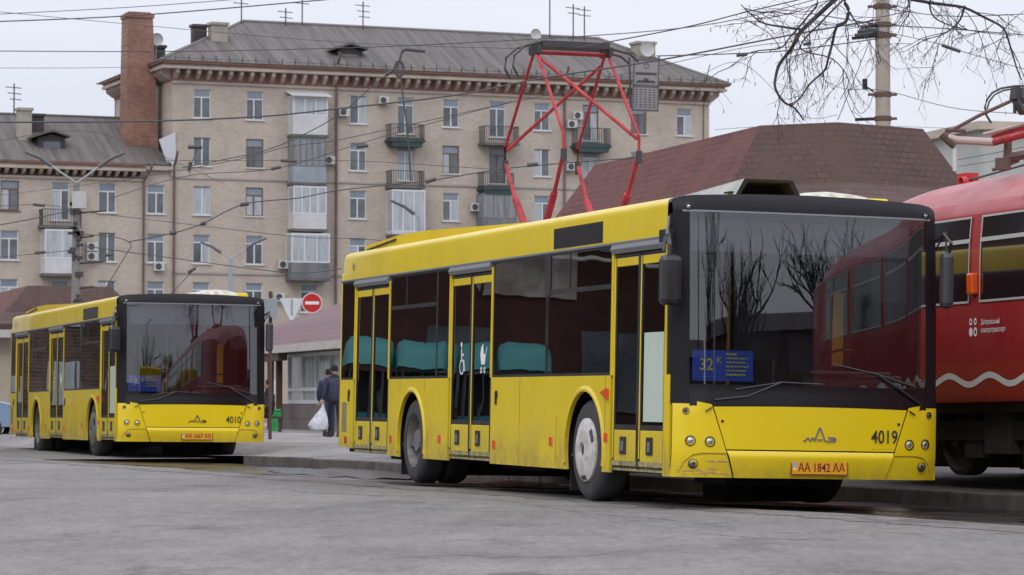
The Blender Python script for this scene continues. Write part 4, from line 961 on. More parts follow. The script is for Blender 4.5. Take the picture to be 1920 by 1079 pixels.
# ---------------------------------------------------------------- trams
TRED = mat('tram_red', (.34, .017, .021), .38, noise=(.8, .08), coat=.4, dirt=((.20, .04, .035), .35, 2))
TROOF = mat('tram_roof_pink', (.42, .155, .16), .5, noise=(1.2, .15), coat=.1, dirt=((.30, .12, .12), .5, 1.6)); TDRK = mat('tram_bogie', (.03, .025, .022), .8, noise=(4, .5))
TGL = mat('tram_glass', (.012, .013, .015), .04, spec=1.0, coat=1); ALU = mat('alu_frame', (.42, .42, .41), .45)
TPROF = [(1.22, .70), (1.25, .80), (1.25, 1.6), (1.235, 2.2), (1.20, 2.52), (1.19, 2.56), (1.12, 2.66), (.98, 2.80), (.7, 2.93), (.35, 3.0), (0, 3.02)]
def make_tram(root, pants, L=14.0):
    # local x towards the near end; far end at x=0, near end at x=L
    def tf(x):
        e = min(x, L-x); k = max(0, 1-e/2.6); return 1-.26*k**2.2, .30*k**2, e
    xs = [0, .05, .2, .4, .7, 1, 1.4, 1.8, 2.2, 2.6, 4, 6, 7, 8, 10, L-2.6, L-2.2, L-1.8, L-1.4, L-1, L-.7, L-.4, L-.2, L-.05, L]
    def sec(x):
        f, dz, e = tf(x); cap = 1 if e > .3 else .80+.20*math.sin(min(1, e/.3)*math.pi/2)
        full = [(-y, z) for y, z in TPROF]+[(y, z) for y, z in TPROF[::-1][1:]]
        return [(x, y*f*cap, z-(dz if z > 2.6 else dz*.3)*(1 if z > 2 else 0)-(1-cap)*(z-1.5)*.6) for y, z in full]
    S = [sec(x) for x in xs]
    kk = len(S[0]); m = MB(); m.grid(S, 0)
    fi = 0
    for i in range(len(xs)-1):
        for j in range(kk-1):
            if 6 <= j <= kk-8: m.m[fi] = 1
            fi += 1
    m.add(S[0], [list(range(kk))]); m.add(S[-1], [list(range(kk))]); m.build('body', [TRED, TROOF], root, smooth=True, sharp=60)
    def sy(x, z):
        f, dz, e = tf(x)
        for (y0, z0), (y1, z1) in zip(TPROF, TPROF[1:]):
            if z0 <= z <= z1: return (y0+(y1-y0)*(z-z0)/(z1-z0))*f
        return 1.25*f
    def strip(x0, x1, z0, z1, off, side=-1):
        rows = []
        for i in range(5):
            z = z0+(z1-z0)*i/4; rows.append([(x0+(x1-x0)*j/8, side*(sy(x0+(x1-x0)*j/8, z)+off), z) for j in range(9)])
        return rows
    for side in (-1, 1):
        for k in range(9):
            x0 = 1.02+k*1.44; x1 = x0+1.24
            if x1 > L-.6: continue
            if x0 > L-2: continue
            g = MB(); g.grid(strip(x0+.02, x1-.02, 1.68, 2.50, .006, side)); wv = g.build('window', TGL, root, smooth=True)
            f = MB()
            for a, c, e, h in ((x0, x1, 1.662, 1.684), (x0, x1, 2.488, 2.508), (x0, x1, 2.25, 2.29), (x0, x0+.02, 1.684, 2.488), (x1-.02, x1, 1.684, 2.488)): f.grid(strip(a, c, e, h, .014, side))
            f.build('window_frame', ALU, wv)
    m = MB()
    for xx in (3.83, 10.6):
        m = MB()
        for s in (-1, 1):
            for dx in (-.95, .95): m.lathe([(.38, s*.74), (.38, s*.92), (.33, s*.94), (.31, s*.88), (.10, s*.88), (.09, s*.98), (.01, s*.98)], 24, 1, (xx+dx, 0, .36))
            m.box(xx-1.3, xx+1.3, s*.9, s*1.0, .33, .52); m.box(xx-.25, xx+.25, s*.86, s*1.04, .2, .6); m.box(xx-.75, xx-.4, s*.7, s*.98, .16, .36); m.box(xx+.4, xx+.8, s*.7, s*.98, .12, .34)
        m.box(xx-1.1, xx+1.1, -.76, .76, .3, .62); m.build('bogie', TDRK, root)
    m = MB(); m.box(.4, L-.4, -1.1, 1.1, .60, .74); m.box(.9, 4.6, -.5, .5, .08, .6); m.box(9, 12.8, -.5, .5, .08, .6); m.box(.8, 13, .95, 1.1, .01, .72); m.box(.5, 6.4, -.2, .2, .05, .7); m.box(4.9, 8.7, -1.05, 1.05, .35, .65); m.box(1.7, 12, -.35, .35, .3, .6); m.build('underframe', TDRK, root)
    m = MB(); m.grid(strip(5.9, 8.9, .35, .71, .0, -1)); m.build('skirt', TRED, root); m = MB(); m.grid(strip(5.9, 8.9, .35, .71, .0, 1)); m.build('skirt', TRED, root)
    # white wave line and lettering
    m = MB(); A_, B_ = [], []
    n = 330
    for i in range(n+1):
        x = .2+(L-.4)*i/n; ph = 2*math.pi*(x-1.63)/.80; z = .915+.045*math.sin(ph+1.2); dz_ = .030*math.sqrt(1+(.045*2*math.pi/.8*math.cos(ph+1.2))**2)
        A_.append((x, -(sy(x, z-dz_)+.005), z-dz_)); B_.append((x, -(sy(x, z+dz_)+.005), z+dz_))
    m.grid([A_, B_]); m.build('wave_stripe', mat('wave_white', (.60, .59, .56), .5), root, smooth=True)
    m = MB(); fn = lambda a, b_: (3.72+a, -(sy(3.72+a, 1.42+b_)+.005), 1.42+b_)
    put_text(m, 'Дніпровський', .068, lambda a, b_: fn(a+.20, b_+.048), .0005, align='LEFT', sx=.78); put_text(m, 'електротранспорт', .068, lambda a, b_: fn(a+.20, b_-.030), .0005, align='LEFT', sx=.78)
    for cx, cz, rr_, ho in ((.0, .06, .028, 1), (.09, .06, .028, 2), (.0, -.04, .036, 0), (.09, -.04, .036, 1)):
        vs = [fn(cx+rr_*math.cos(6.283*i/14), cz+1.25*rr_*math.sin(6.283*i/14)) for i in range(14)]; vi = [fn(cx+.55*rr_*math.cos(6.283*i/14), cz+.6*rr_*math.sin(6.283*i/14)) for i in range(14)]
        if ho == 0: m.add(vs, [list(range(14))])
        else: m.add(vs+vi, [(i, (i+1) % 14, 14+(i+1) % 14, 14+i) for i in range(14)])
    m.build('operator_lettering', WTX, root)
    m = MB(); xx = 3.80; m.box(xx-.055, xx+.055, -(sy(xx, 1.8)+.075), -(sy(xx, 1.8)-.01), 1.74, 1.95); m.build('indicator_lamp', ORG, root, bevel=.02)
    # rope pulleys and conduit on the roof
    for xx, hh in ((2.1, 2.98), (3.5, 3.02)):
        m = MB(); m.box(xx-.08, xx+.10, -.45, -.30, hh-.12, hh+.10); m.lathe([(.05, -.52), (.06, -.47), (.05, -.45)], 12, 1, (xx+.12, 0, hh)); m.build('rope_pulley', mat('pulley_red', (.50, .03, .03), .4), root)
    m = MB(); m.tube([(2.1, -.40, 3.0), (3.5, -.40, 3.08)], .012, 5); m.build('pantograph_rope', IRON, root)
TYAW = .36
ty = lambda d: Vector((math.sin(TYAW), -math.cos(TYAW), 0))*d
p1 = at(1839.5, 600, 30); u_ = Vector((math.sin(TYAW), -math.cos(TYAW), 0)); v_ = Vector((math.cos(TYAW), math.sin(TYAW), 0))
o1 = p1-u_*3.90+v_*1.25; o1.z = .22
tr1 = empty('tram', o1, (0, -.012, TYAW-math.pi/2), 'red tram with pink roof, white wave stripe and lowered pantograph at right edge', 'tram')
make_tram(tr1, 0)
bpy.context.view_layer.update()
PRED = mat('pantograph_red', (.46, .04, .05), .45, noise=(3, .3), dirt=((.10, .03, .03), .5, 5)); PDK = mat('pantograph_dark', (.10, .012, .015), .5); STL = mat('panto_steel', (.07, .07, .07), .45, .5)
# lowered pantograph on tram 1, built in place on its roof
def wl(root, P): return root.matrix_world.inverted() @ P
def tl(px, py, Y): return wl(tr1, at(px, py, Y))
m = MB(); Y0 = 30.4
m.tube([tl(1775, 257, Y0), tl(1795, 262, Y0), tl(1862, 266, Y0)], .040, 10, 0); m.tube([tl(1862, 266, Y0), tl(1960, 240, Y0-.6)], .038, 8, 1)
m.tube([tl(1862, 255, Y0+.6), tl(1960, 225, Y0)], .032, 8, 1); m.tube([tl(1845, 251, Y0+.6), tl(1960, 222, Y0)], .02, 6, 0)
m.tube([tl(1772, 250, Y0), tl(1835, 216, Y0), tl(1905, 184, Y0)], .018, 8, 2)
m.tube([tl(1766, 250, Y0), tl(1778, 262, Y0), tl(1790, 272, Y0)], .045, 8, 2); m.tube([tl(1790, 270, Y0), tl(1790, 320, Y0)], .022, 8, 3)
m.tube([tl(1772, 243, Y0), tl(1810, 245, Y0)], .02, 6, 2)
m.tube([tl(1910, 300, Y0), tl(1880, 312, Y0), tl(1860, 318, Y0)], .02, 6, 2); m.tube([tl(1880, 318, Y0), tl(1880, 296, Y0)], .08, 8, 2); m.tube([tl(1890, 255, Y0), tl(1888, 300, Y0)], .045, 6, 2); m.tube([tl(1885, 296, Y0), tl(1960, 282, Y0)], .05, 6, 2)
PNT = m.build('pantograph', [mat('panto_pale', (.50, .38, .36), .5), PRED, mat('panto_brown', (.12, .07, .06), .6), mat('insulator', (.6, .6, .6), .3)], tr1, smooth=True)
m = MB(); arc = [(1858, 230), (1849, 216), (1846, 200), (1850, 186), (1860, 173), (1876, 165), (1900, 161), (1960, 158)]
m.tube([tl(x, y, Y0+.2) for x, y in arc], .012, 6); m.tube([tl(x+4, y+4, Y0+.4) for x, y in arc[2:]], .010, 6)
m.box(0, 0, 0, 0, 0, 0); m.tube([tl(1905, 163, Y0), tl(1902, 186, Y0)], .06, 6); m.tube([tl(1902, 186, Y0), tl(1902, 212, Y0)], .02, 6); m.tube([tl(1905, 188, Y0), tl(1916, 208, Y0), tl(1930, 206, Y0)], .05, 6); m.tube([tl(1912, 165, Y0), tl(1914, 182, Y0), tl(1925, 190, Y0)], .04, 6); m.build('collector_head', STL, PNT, smooth=True)
# second tram, hidden behind the bus, with its pantograph up
YP = 43.0; pc = at(1070, 400, YP); T2Y = .36; u_ = Vector((math.sin(T2Y), -math.cos(T2Y), 0)); v_ = Vector((math.cos(T2Y), math.sin(T2Y), 0))
o2 = Vector((pc.x, pc.y, .2))-u_*6.0
tr2 = empty('tram', o2, (0, 0, T2Y-math.pi/2), 'tram hidden behind the larger bus with its raised red diamond pantograph showing above', 'tram')
make_tram(tr2, 0); bpy.context.view_layer.update()
def hz(py, Y=YP): return at(1070, py, Y).z-.2
zc_, zk_, zb2 = hz(101), hz(286), 3.10
m = MB(); x0 = 6.0
hw = .53; ztop_ = zc_
for sgn, x_k in ((-1, x0-1.12), (1, x0+1.12)):
    for yy, yk in ((-hw, -hw-.02), (hw, hw+.02)):
        m.tube([(x0+sgn*.06, yy, ztop_), (x_k, yk, zk_+.15), (x_k, yk, zk_-.1)], .023, 8, 0)
        m.tube([(x_k, yk, zk_-.08), (x0+sgn*.75, yk*.98, zk_-.62)], .030, 8, 0); m.tube([(x0+sgn*.75, yk*.98, zk_-.62), (x0+sgn*.40, yk*.95, zb2+.12)], .052, 8, 0)
        m.tube([(x_k, yk, zk_-.05), (x_k, yk, zk_-.22)], .045, 8, 1)
m.tube([(x0, -hw, ztop_), (x0, hw, ztop_)], .03, 8, 0)
m.tube([(x0+.1, -hw+.05, ztop_-.1), (x0+1.10, hw, zk_+.12)], .026, 8, 0); m.tube([(x0-.1, hw-.05, ztop_-.15), (x0-1.10, -hw, zk_+.10)], .026, 8, 0)
m.box(x0-.6, x0+.6, -.62, -.55, zb2-.02, zb2+.08, 1); m.box(x0-.6, x0+.6, .55, .62, zb2-.02, zb2+.08, 1); m.box(x0-.5, x0-.42, -.55, .55, zb2, zb2+.07, 1); m.box(x0+.42, x0+.5, -.55, .55, zb2, zb2+.07, 1)
PN2 = m.build('pantograph', [PRED, STL], tr2, smooth=True)
m = MB(); zt3 = ztop_+.03
for dx in (-.16, .16):
    m.tube([(x0+dx, -.84, zt3-.40), (x0+dx, -.92, zt3-.26), (x0+dx, -.90, zt3-.10), (x0+dx, -.75, zt3+.03), (x0+dx, -.5, zt3+.10), (x0+dx, 0, zt3+.10), (x0+dx, .55, zt3+.04), (x0+dx, .82, zt3-.02), (x0+dx, .95, zt3-.12)], .018, 6)
    m.box(x0+dx-.05, x0+dx+.05, -.5, .5, zt3+.03, zt3+.115)
for yy in (-hw, hw): m.box(x0-.18, x0+.18, yy-.03, yy+.03, zt3-.06, zt3+.06)
m.build('collector_head', STL, PN2)
# ---------------------------------------------------------------- poles, lamps, signs
CPM = mat('pole_concrete', (.40, .38, .34), .85, noise=(3, .15, (1, 1, .3)), dirt=((.38, .17, .06), .75, 1.3))
pp = at(1655, 235, 62)
cp = empty('concrete_pole', (pp.x, pp.y, 0), (0, 0, 0), 'tall rust stained concrete catenary pole with clamps above the brown roof', 'pole')
m = MB(); m.lathe([(.19, 0), (.155, 6), (.135, 10.5), (.001, 10.5)], 20, 2); m.build('pole_shaft', CPM, cp, smooth=True)
for py in (46, 66, 177, 222, 12):
    z_ = at(1655, py, 62).z; m = MB(); m.lathe([(.165, z_-.05), (.175, z_-.04), (.175, z_+.04), (.165, z_+.05)], 16, 2); m.box(-.30, .28, -.03, .03, z_-.025, z_+.025); m.build('pole_clamp', mat('clamp_rust', (.12, .07, .05), .7), cp)
m = MB(); z_ = at(1655, 172, 62).z; m.tube([(-.17, 0, z_), (-.36, 0, z_+.12)], .02, 5); m.tube([(-.36, 0, z_+.05), (-.36, 0, z_+.26)], .05, 8); m.build('insulator', DRK, cp)
m = MB(); z_ = at(1655, 222, 62).z; m.tube([(0, 0, z_), (-.56, 0, z_-.02)], .035, 6)
for k, py in enumerate((48, 56, 62, 68)): z_ = at(1655, py, 62).z; m.tube([(-.1, -.1, z_), (-.45-.06*k, -.1, z_-.05)], .035, 6)
m.build('feeder_bracket', DRK, cp)
LMP = mat('lamp_metal', (.34, .36, .37), .5, .3)
def lamp_post(px, pyf, pyb, arms, Y, label, r_=.09, clutter=False):
    p = at(px, pyf, Y); e = empty('street_lamp', (p.x, p.y, 0), (0, 0, 0), label, 'street lamp', 'street lamps'); zt = p.z
    m = MB(); m.lathe([(r_*1.6, 0), (r_*1.3, zt*.5), (r_*.8, zt)], 10, 2); m.build('pole_shaft', mat('pole_weathered', (.22, .21, .20), .8, noise=(1, .3)) if clutter else LMP, e, smooth=True)
    for ax, ay in arms:
        a = at(ax, ay, Y)-Vector((p.x, p.y, 0)); m = MB(); s = Vector((0, 0, zt)); m.tube([s, s.lerp(a, .75), a], r_*.32, 6); o = m.build('arm', LMP, e)
        d = (a-s).normalized(); m = MB(); m.tube([a-d*.4, a, a+Vector((d.x, 0, d.z*.6))*.55], .065, 8, r2=.04); m.build('lamp_head', mat('lamp_head', (.10, .105, .11), .5), o)
    if clutter:
        m = MB(); rnd = random.Random(4)
        for k in range(26):
            z_ = zt-.6-rnd.random()*3.1; x_ = rnd.uniform(-.14, .14); m.box(x_-.09*rnd.random()-.03, x_+.08*rnd.random()+.03, -.15, .15, z_-.02, z_+.03+.10*rnd.random())
        for k in range(4): z_ = zt-.9-.75*k; m.tube([(-.1, 0, z_), (.9*(1 if k % 2 == 0 else .6), -.1, z_+.08)], .03, 5)
        m.build('line_fittings', mat('fittings', (.07, .06, .055), .8), e)
        m = MB(); m.box(-.1, .3, -.2, .1, zt-.75, zt-.25); m.build('white_box', ACM, e)
lamp_post(143, 345, 560, ((75, 298), (205, 300)), 92, 'weathered double arm street lamp cluttered with wire fittings in front of the left wing', .11, True)
lamp_post(432, 487, 560, ((398, 464), (478, 456)), 120, 'thin double arm street lamp behind the smaller bus')
lamp_post(785, 408, 450, ((758, 388),), 100, 'single arm street lamp rising behind the rear of the larger bus', .07)
# signs
SP = at(507, 600, 70); zz_ = at(507, 560, 70).z
sg = empty('sign_post', (SP.x, SP.y, 0), (0, 0, 0), 'brown post with a grey crossbar for road signs beside the smaller bus', 'post')
m = MB(); m.lathe([(.04, 0), (.04, zz_+.15)], 10, 2, mi=1); dxr = (at(590, 568, 70)-SP).x; m.tube([(-.1, .05, zz_-.05), (dxr, .05, zz_-.12)], .02, 6); m.build('post_shaft', [LMP, BRN], sg)
def sign_at(name, px, py, label, build):
    p = at(px, py, 69.9); e = empty(name, (p.x, p.y-.03, p.z), (0, 0, R(4)), label, 'sign'); build(e)
SRED = mat('sign_red', (.50, .008, .015), .4); SBK = mat('sign_back', (.40, .43, .45), .45, .3, noise=(2, .1))
def noentry(e):
    m = MB(); m.lathe([(.001, -.012), (.232, -.012), (.232, .012), (.001, .012)], 32, 1); m.build('disc', mat('sign_rim', (.62, .5, .5), .4), e)
    m = MB(); m.lathe([(.001, -.016), (.205, -.016)], 32, 1); m.build('red_face', SRED, e); m = MB(); m.box(-.155, .155, -.02, -.0165, -.035, .035); m.build('white_bar', mat('sign_white', (.72, .72, .68), .5), e)
sign_at('no_entry_sign', 585, 569, 'round red no entry sign with white bar in front of the mauve roof', noentry)
def tri(e):
    m = MB(); m.prism([(-.27, .22), (.27, .22), (.03, -.26), (-.03, -.26)], 1, -.01, .01); m.build('plate', mat('sign_back_light', (.60, .64, .68), .4, noise=(2, .1)), e, bevel=.006); m = MB(); m.box(-.02, .02, -.03, -.01, -.15, .2); m.build('back_rail', LMP, e)
sign_at('triangular_sign', 547, 579, 'grey back of a downward triangular sign beside the no entry sign', tri)
def sq(e): m = MB(); m.box(-.30, .11, -.01, .01, -.22, .22); m.build('plate', mat('sign_back_dark', (.30, .33, .37), .5, .3, noise=(2, .1)), e, bevel=.006); m = MB(); m.box(-.1, -.06, -.03, -.01, -.2, .2); m.build('back_rail', LMP, e)
sign_at('square_sign', 511, 579, 'grey back of a square sign next to the smaller bus', sq)
# hanging tram stop plate
YH = 44.0; hp = at(1210, 160, YH)
ht = empty('hanging_stop_sign', hp, (0, R(1.5), R(8)), 'grey hanging tram stop plate with pictogram and timetable beside the red pantograph', 'sign'); s_ = YH/F_PX
m = MB(); w2, h2 = 25*s_, 49*s_; m.box(-w2, w2, -.015, .015, -h2, h2); m.build('plate', mat('plate_grey', (.26, .26, .27), .6, noise=(3, .12)), ht, bevel=.006)
m = MB(); k = .012
for a, c, e, g in ((-w2, w2, h2-.02, h2), (-w2, w2, -h2, -h2+.025), (-w2, -w2+.02, -h2, h2), (w2-.02, w2, -h2, h2), (-w2, w2, -.04*0-.03, .01)): m.box(a, c, -.021, -.0155, e, g)
m.build('plate_border', mat('plate_border', (.11, .11, .12), .6), ht)
m = MB(); yv_ = -.0165
def P_(x, z): return (x*s_, yv_, z*s_)
m.lathe([(5*s_, yv_), (3.6*s_, yv_)], 14, 1, (0, 0, 36*s_)); m.add([P_(-20, 24), P_(20, 24), P_(20, 19), P_(-20, 19)], [(0, 1, 2, 3)]); m.add([P_(-15, 9), (P_(15, 9)), P_(20, 4), P_(-20, 4)], [(0, 1, 2, 3)]); m.add([P_(-5, 13), P_(5, 13), P_(4, 6), P_(-4, 6)], [(0, 1, 2, 3)])
rnd = random.Random(8)
for rw in range(8):
    for cl in range(5):
        x = -20+cl*8.4; z = -8-rw*4.6; m.add([P_(x, z), P_(x+rnd.uniform(3, 6.5), z), P_(x+6, z-2), P_(x+.4, z-2)], [(0, 1, 2, 3)])
m.build('plate_print', mat('plate_print', (.06, .06, .07), .6), ht)
m = MB(); m.tube([(-w2*.9, 0, h2), (-w2*.9, 0, h2+.08), (-.9, .0, h2+.14)], .012, 5); m.tube([(w2*.9, 0, h2), (w2, 0, h2+.06)], .012, 5); m.tube([(-w2-.06, 0, h2+.02), (-w2-.02, 0, -h2*.9)], .015, 5); m.build('hanger', IRON, ht)
# ---------------------------------------------------------------- wires
WIRE = mat('wire', (.07, .07, .075), .6)
def wire(pts, label, r_=.012, ins=(), name='overhead_wire'):
    # smooth curve through (px, py, depth)
    P = [at(*p) for p in pts]; out = []
    n = len(P)
    for i in range(n-1):
        p0, p1, p2, p3 = P[max(i-1, 0)], P[i], P[i+1], P[min(i+2, n-1)]
        for k in range(7):
            t_ = k/7; out.append(.5*((2*p1)+(-p0+p2)*t_+(2*p0-5*p1+4*p2-p3)*t_*t_+(-p0+3*p1-3*p2+p3)*t_**3))
    out.append(P[-1]); c = sum(out, Vector())/len(out); m = MB(); m.tube([p-c for p in out], r_*.56, 5)
    o = m.build(name, WIRE); o.location = c; tag(o, label, 'wire', 'overhead tram and trolleybus wires')
    for a, b_ in ins:
        m = MB(); A, B = at(*a)-c, at(*b_)-c; k = 5
        m.tube([A, A.lerp(B, .25), A.lerp(B, .5), A.lerp(B, .75), B], .034, 6); m.build('insulator', WIRE, o)
wire([(-60, 44, 60), (240, 31, 60), (590, 2, 60), (760, -14, 60)], 'thick wire crossing the chimney top, lower of the pair rising to the right', .022)
wire([(-60, 31, 62), (240, 15, 62), (490, -4, 62)], 'thin wire above the chimney top, upper of the pair rising to the right', .014)
wire([(-60, 18, 64), (235, 46, 64), (640, 80, 64), (980, 92, 64)], 'thin wire slanting down from the top left corner across the big roof', .011)
wire([(-60, 97, 58), (240, 98, 58), (480, 95, 58), (850, 82, 58), (1300, 50, 58), (1560, -10, 58)], 'long wire from left edge past the chimney over the ridge to the tree', .016)
wire([(-60, 129, 66), (120, 129, 66), (250, 127, 66)], 'faint short wire left of the chimney in the sky', .010)
wire([(-60, 231, 40), (250, 229, 40), (480, 220, 40), (640, 204, 40), (860, 178, 40), (1010, 148, 40), (1240, 112, 40), (1500, 62, 40), (1650, 36, 40)], 'thick contact wire running under the cornice to the concrete pole', .020)
wire([(752, 118, 52), (700, 160, 52), (640, 212, 52), (575, 250, 52), (500, 282, 52), (420, 300, 52), (340, 316, 52)], 'sagging wire from the cable loop down to the wing roof', .016, (((722, 142, 52), (735, 133, 52)),))
wire([(355, 328, 50), (360, 305, 50), (370, 276, 50)], 'short wire drop with beads beside the second window column', .012, (((352, 277, 50), (378, 277, 50)), ((357, 305, 50), (353, 322, 50))))
wire([(200, 345, 55), (430, 303, 55), (545, 275, 55), (640, 262, 55), (900, 205, 55), (1090, 165, 55)], 'wire rising from the left lamp across the third window row', .013, (((668, 276, 55), (690, 274, 55)),))
wire([(210, 372, 57), (350, 331, 57), (520, 316, 57), (700, 262, 57), (960, 190, 57)], 'wire with one dark bead crossing the fourth balcony', .013, (((508, 318, 57), (526, 314, 57)),))
wire([(300, 302, 59), (540, 302, 59), (680, 303, 59), (960, 320, 59)], 'level wire across the middle of the facade at the third storey', .011, (((526, 302, 59), (556, 303, 59)),))
wire([(240, 455, 48), (325, 438, 48), (380, 420, 48), (457, 384, 48), (560, 372, 48), (640, 357, 48), (806, 339, 48), (960, 315, 48), (1190, 296, 48)], 'long bead wire rising from the left lamp to the red roof', .016, (((318, 439, 48), (330, 437, 48)), ((376, 421, 48), (386, 419, 48)), ((450, 385, 48), (466, 383, 48)), ((797, 342, 48), (817, 336, 48)), ((988, 310, 48), (1008, 308, 48))))
wire([(150, 398, 56), (330, 419, 56), (560, 445, 56), (700, 450, 56), (800, 470, 56)], 'slack wire falling gently right from the left lamp fittings', .011)
wire([(150, 440, 60), (215, 446, 60), (245, 459, 60), (235, 480, 60), (205, 530, 60), (185, 560, 60)], 'bent cable hanging from the left lamp down behind the brown roof', .018)
wire([(160, 463, 54), (330, 486, 54), (540, 512, 54), (640, 505, 54)], 'wire falling right past the air conditioners of the wing', .015, (((196, 480, 54), (212, 478, 54)),))
wire([(-40, 390, 62), (60, 385, 62), (90, 386, 62), (150, 395, 62)], 'short wire at left edge with a bead over the wing balcony', .012, (((62, 385, 62), (84, 387, 62)),))
wire([(-40, 430, 52), (60, 412, 52), (140, 394, 52)], 'wire climbing from the left edge to the lamp fittings', .015)
wire([(-40, 488, 60), (60, 478, 60), (140, 470, 60)], 'lower wire from left edge to the lamp fittings', .012, (((65, 476, 60), (85, 474, 60)),))
wire([(-40, 372, 70), (180, 345, 70), (330, 318, 70)], 'thin wire slanting over the top window row of the wing', .009)
wire([(0, 265, 66), (180, 250, 66), (420, 345, 66)], 'thin crossing wire over the roof of the wing', .010)
wire([(300, 575, 60), (360, 510, 60), (370, 500, 60)], 'short slanted wire end above the smaller bus windshield', .014, (((352, 512, 60), (366, 504, 60)),))
wire([(1080, 90, 38), (1280, 52, 38), (1400, 22, 38), (1520, -6, 38)], 'wire rising from the raised pantograph to the top of the frame', .014)
wire([(1080, 160, 60), (1380, 92, 60), (1510, 76, 60), (1650, 60, 60)], 'bead wire leading to the upper clamps of the concrete pole', .012, (((1380, 104, 60), (1400, 102, 60)), ((1505, 83, 60), (1520, 81, 60)), ((1604, 66, 60), (1640, 60, 60)), ((1610, 58, 60), (1645, 54, 60))))
wire([(1230, 105, 42), (1390, 100, 42), (1500, 92, 42), (1660, 70, 42)], 'carrier wire from the hanging stop plate to the concrete pole', .014)
wire([(1300, 150, 65), (1390, 118, 65), (1500, 215, 65), (1570, 215, 65)], 'loose wire swinging below the bare branches at left of them', .010)
wire([(1340, 243, 70), (1460, 236, 70), (1640, 235, 70), (1960, 248, 70)], 'faint level wire just above the brown roof ridge', .009)
wire([(1570, 225, 55), (1600, 150, 55), (1632, 72, 55)], 'steep stay wire left of the concrete pole', .013)
wire([(1590, 168, 58), (1598, 190, 58), (1612, 212, 58), (1628, 200, 58), (1637, 175, 58)], 'small slack loop of wire hanging left of the concrete pole', .012)
wire([(1590, 168, 59), (1660, 170, 59), (1800, 204, 59), (1980, 215, 59)], 'wire crossing the concrete pole towards the lowered pantograph', .012)
wire([(1500, 34, 57), (1650, 58, 57), (1760, 82, 57), (1800, 95, 57), (1960, 140, 57)], 'bead wire falling right from the pole behind the branches', .012, (((1765, 84, 57), (1800, 96, 57)),))
wire([(1520, 25, 50), (1650, 45, 50), (1800, 55, 50), (1980, 70, 50)], 'wire crossing the upper pole to the right edge', .016)
wire([(1660, 16, 52), (1790, 30, 52), (1980, 22, 52)], 'topmost wire right of the concrete pole', .013)
wire([(1790, 300, 45), (1870, 285, 45), (1980, 262, 45)], 'wire passing below the lowered pantograph arm', .010)
wire([(1790, 312, 46), (1870, 300, 46), (1980, 280, 46)], 'lowest thin wire passing just above the tram roof', .009)
cc = at(750, 130, 50)
fc = empty('feeder_cable', cc, (0, 0, 0), 'looped feeder cable hanging from a black bar in front of the building', 'cable')
def fl_(px, py): return at(px, py, 50)-cc
m = MB(); m.tube([fl_(753, 97), fl_(760, 93), fl_(796, 97)], .03, 6); m.build('support_bar', WIRE, fc)
m = MB(); m.tube([fl_(753, 97), fl_(748, 115)], .02, 6); m.tube([fl_(748+9*math.sin(a), 130-15*math.cos(a)) for a in [i*6.283/18 for i in range(19)]], .018, 6); m.tube([fl_(748+5*math.sin(a), 130-13*math.cos(a)) for a in [i*6.283/18 for i in range(19)]], .014, 6); m.tube([fl_(750, 143), fl_(756, 190), fl_(764, 250), fl_(770, 340)], .016, 6); m.build('cable_loop', WIRE, fc)
# ---------------------------------------------------------------- bare tree hanging into the top right
BARK = mat('bark', (.045, .04, .042), .9, noise=(3, .3)); TW_ = mat('twig', (.075, .07, .07), .9)
YT = 37.0
tp = Vector((10.6, 39.5, 0)); tree = empty('bare_tree', tp, (0, 0, 0), 'leafless tree whose dark branches with catkins droop into the top right of the view', 'tree')
m = MB(); m.tube([(0, 0, -.2), (.05, .0, 1.5), (-.1, 0, 4), (-.3, -.1, 6.5), (-1.0, -.3, 8.6)], .30, 12, r2=.16); m.build('trunk', BARK, tree, smooth=True)
lb = MB(); tw = MB(); rt = random.Random(21)
def q_(px, py, dy=0): return at(px, py, YT+dy)-tp
mains = [
 [(1800, -120, 0), (1700, -90, 0), (1620, -45, 0), (1566, -2, 0), (1533, 28, .1), (1500, 60, .2), (1492, 75, .2), (1480, 95, .3), (1462, 118, .3), (1454, 142, .3), (1453, 165, .2), (1468, 190, .2), (1490, 203, .3), (1506, 225, .3)],
 [(1500, 55, .2), (1465, 50, .1), (1430, 43, .0), (1405, 25, -.1), (1388, 8, -.2)],
 [(1820, -100, -.5), (1700, -60, -.6), (1590, -10, -.7), (1590, 18, -.7), (1585, 40, -.7), (1568, 50, -.7), (1560, 80, -.6), (1552, 110, -.6), (1545, 132, -.5), (1520, 155, -.5), (1495, 188, -.4), (1475, 196, -.4)],
 [(1592, 22, -.7), (1602, 38, -.8), (1612, 48, -.8), (1640, 46, -.8)],
 [(1900, -60, .6), (1780, -30, .6), (1700, -8, .6), (1735, 3, .6), (1770, 8, .6), (1808, 14, .6), (1845, 32, .6), (1880, 52, .6), (1893, 85, .7), (1905, 125, .7), (1915, 150, .7)],
 [(1808, 10, .6), (1800, 35, .6), (1785, 52, .5), (1762, 66, .4), (1728, 74, .4)],
 [(1745, -10, .2), (1743, 15, .2), (1755, 35, .2), (1790, 50, .3), (1840, 60, .3), (1900, 66, .3)],
 [(1520, -20, .4), (1532, 5, .4), (1510, 35, .4), (1480, 70, .4), (1462, 90, .4), (1420, 95, .4), (1398, 103, .4), (1370, 125, .4)],
 [(1600, -20, -.3), (1540, 40, -.3), (1500, 90, -.3), (1560, 110, -.2), (1590, 150, -.2), (1575, 185, -.2)],
 [(1700, -15, .9), (1705, 20, .9), (1690, 45, .9), (1683, 62, .9)],
]
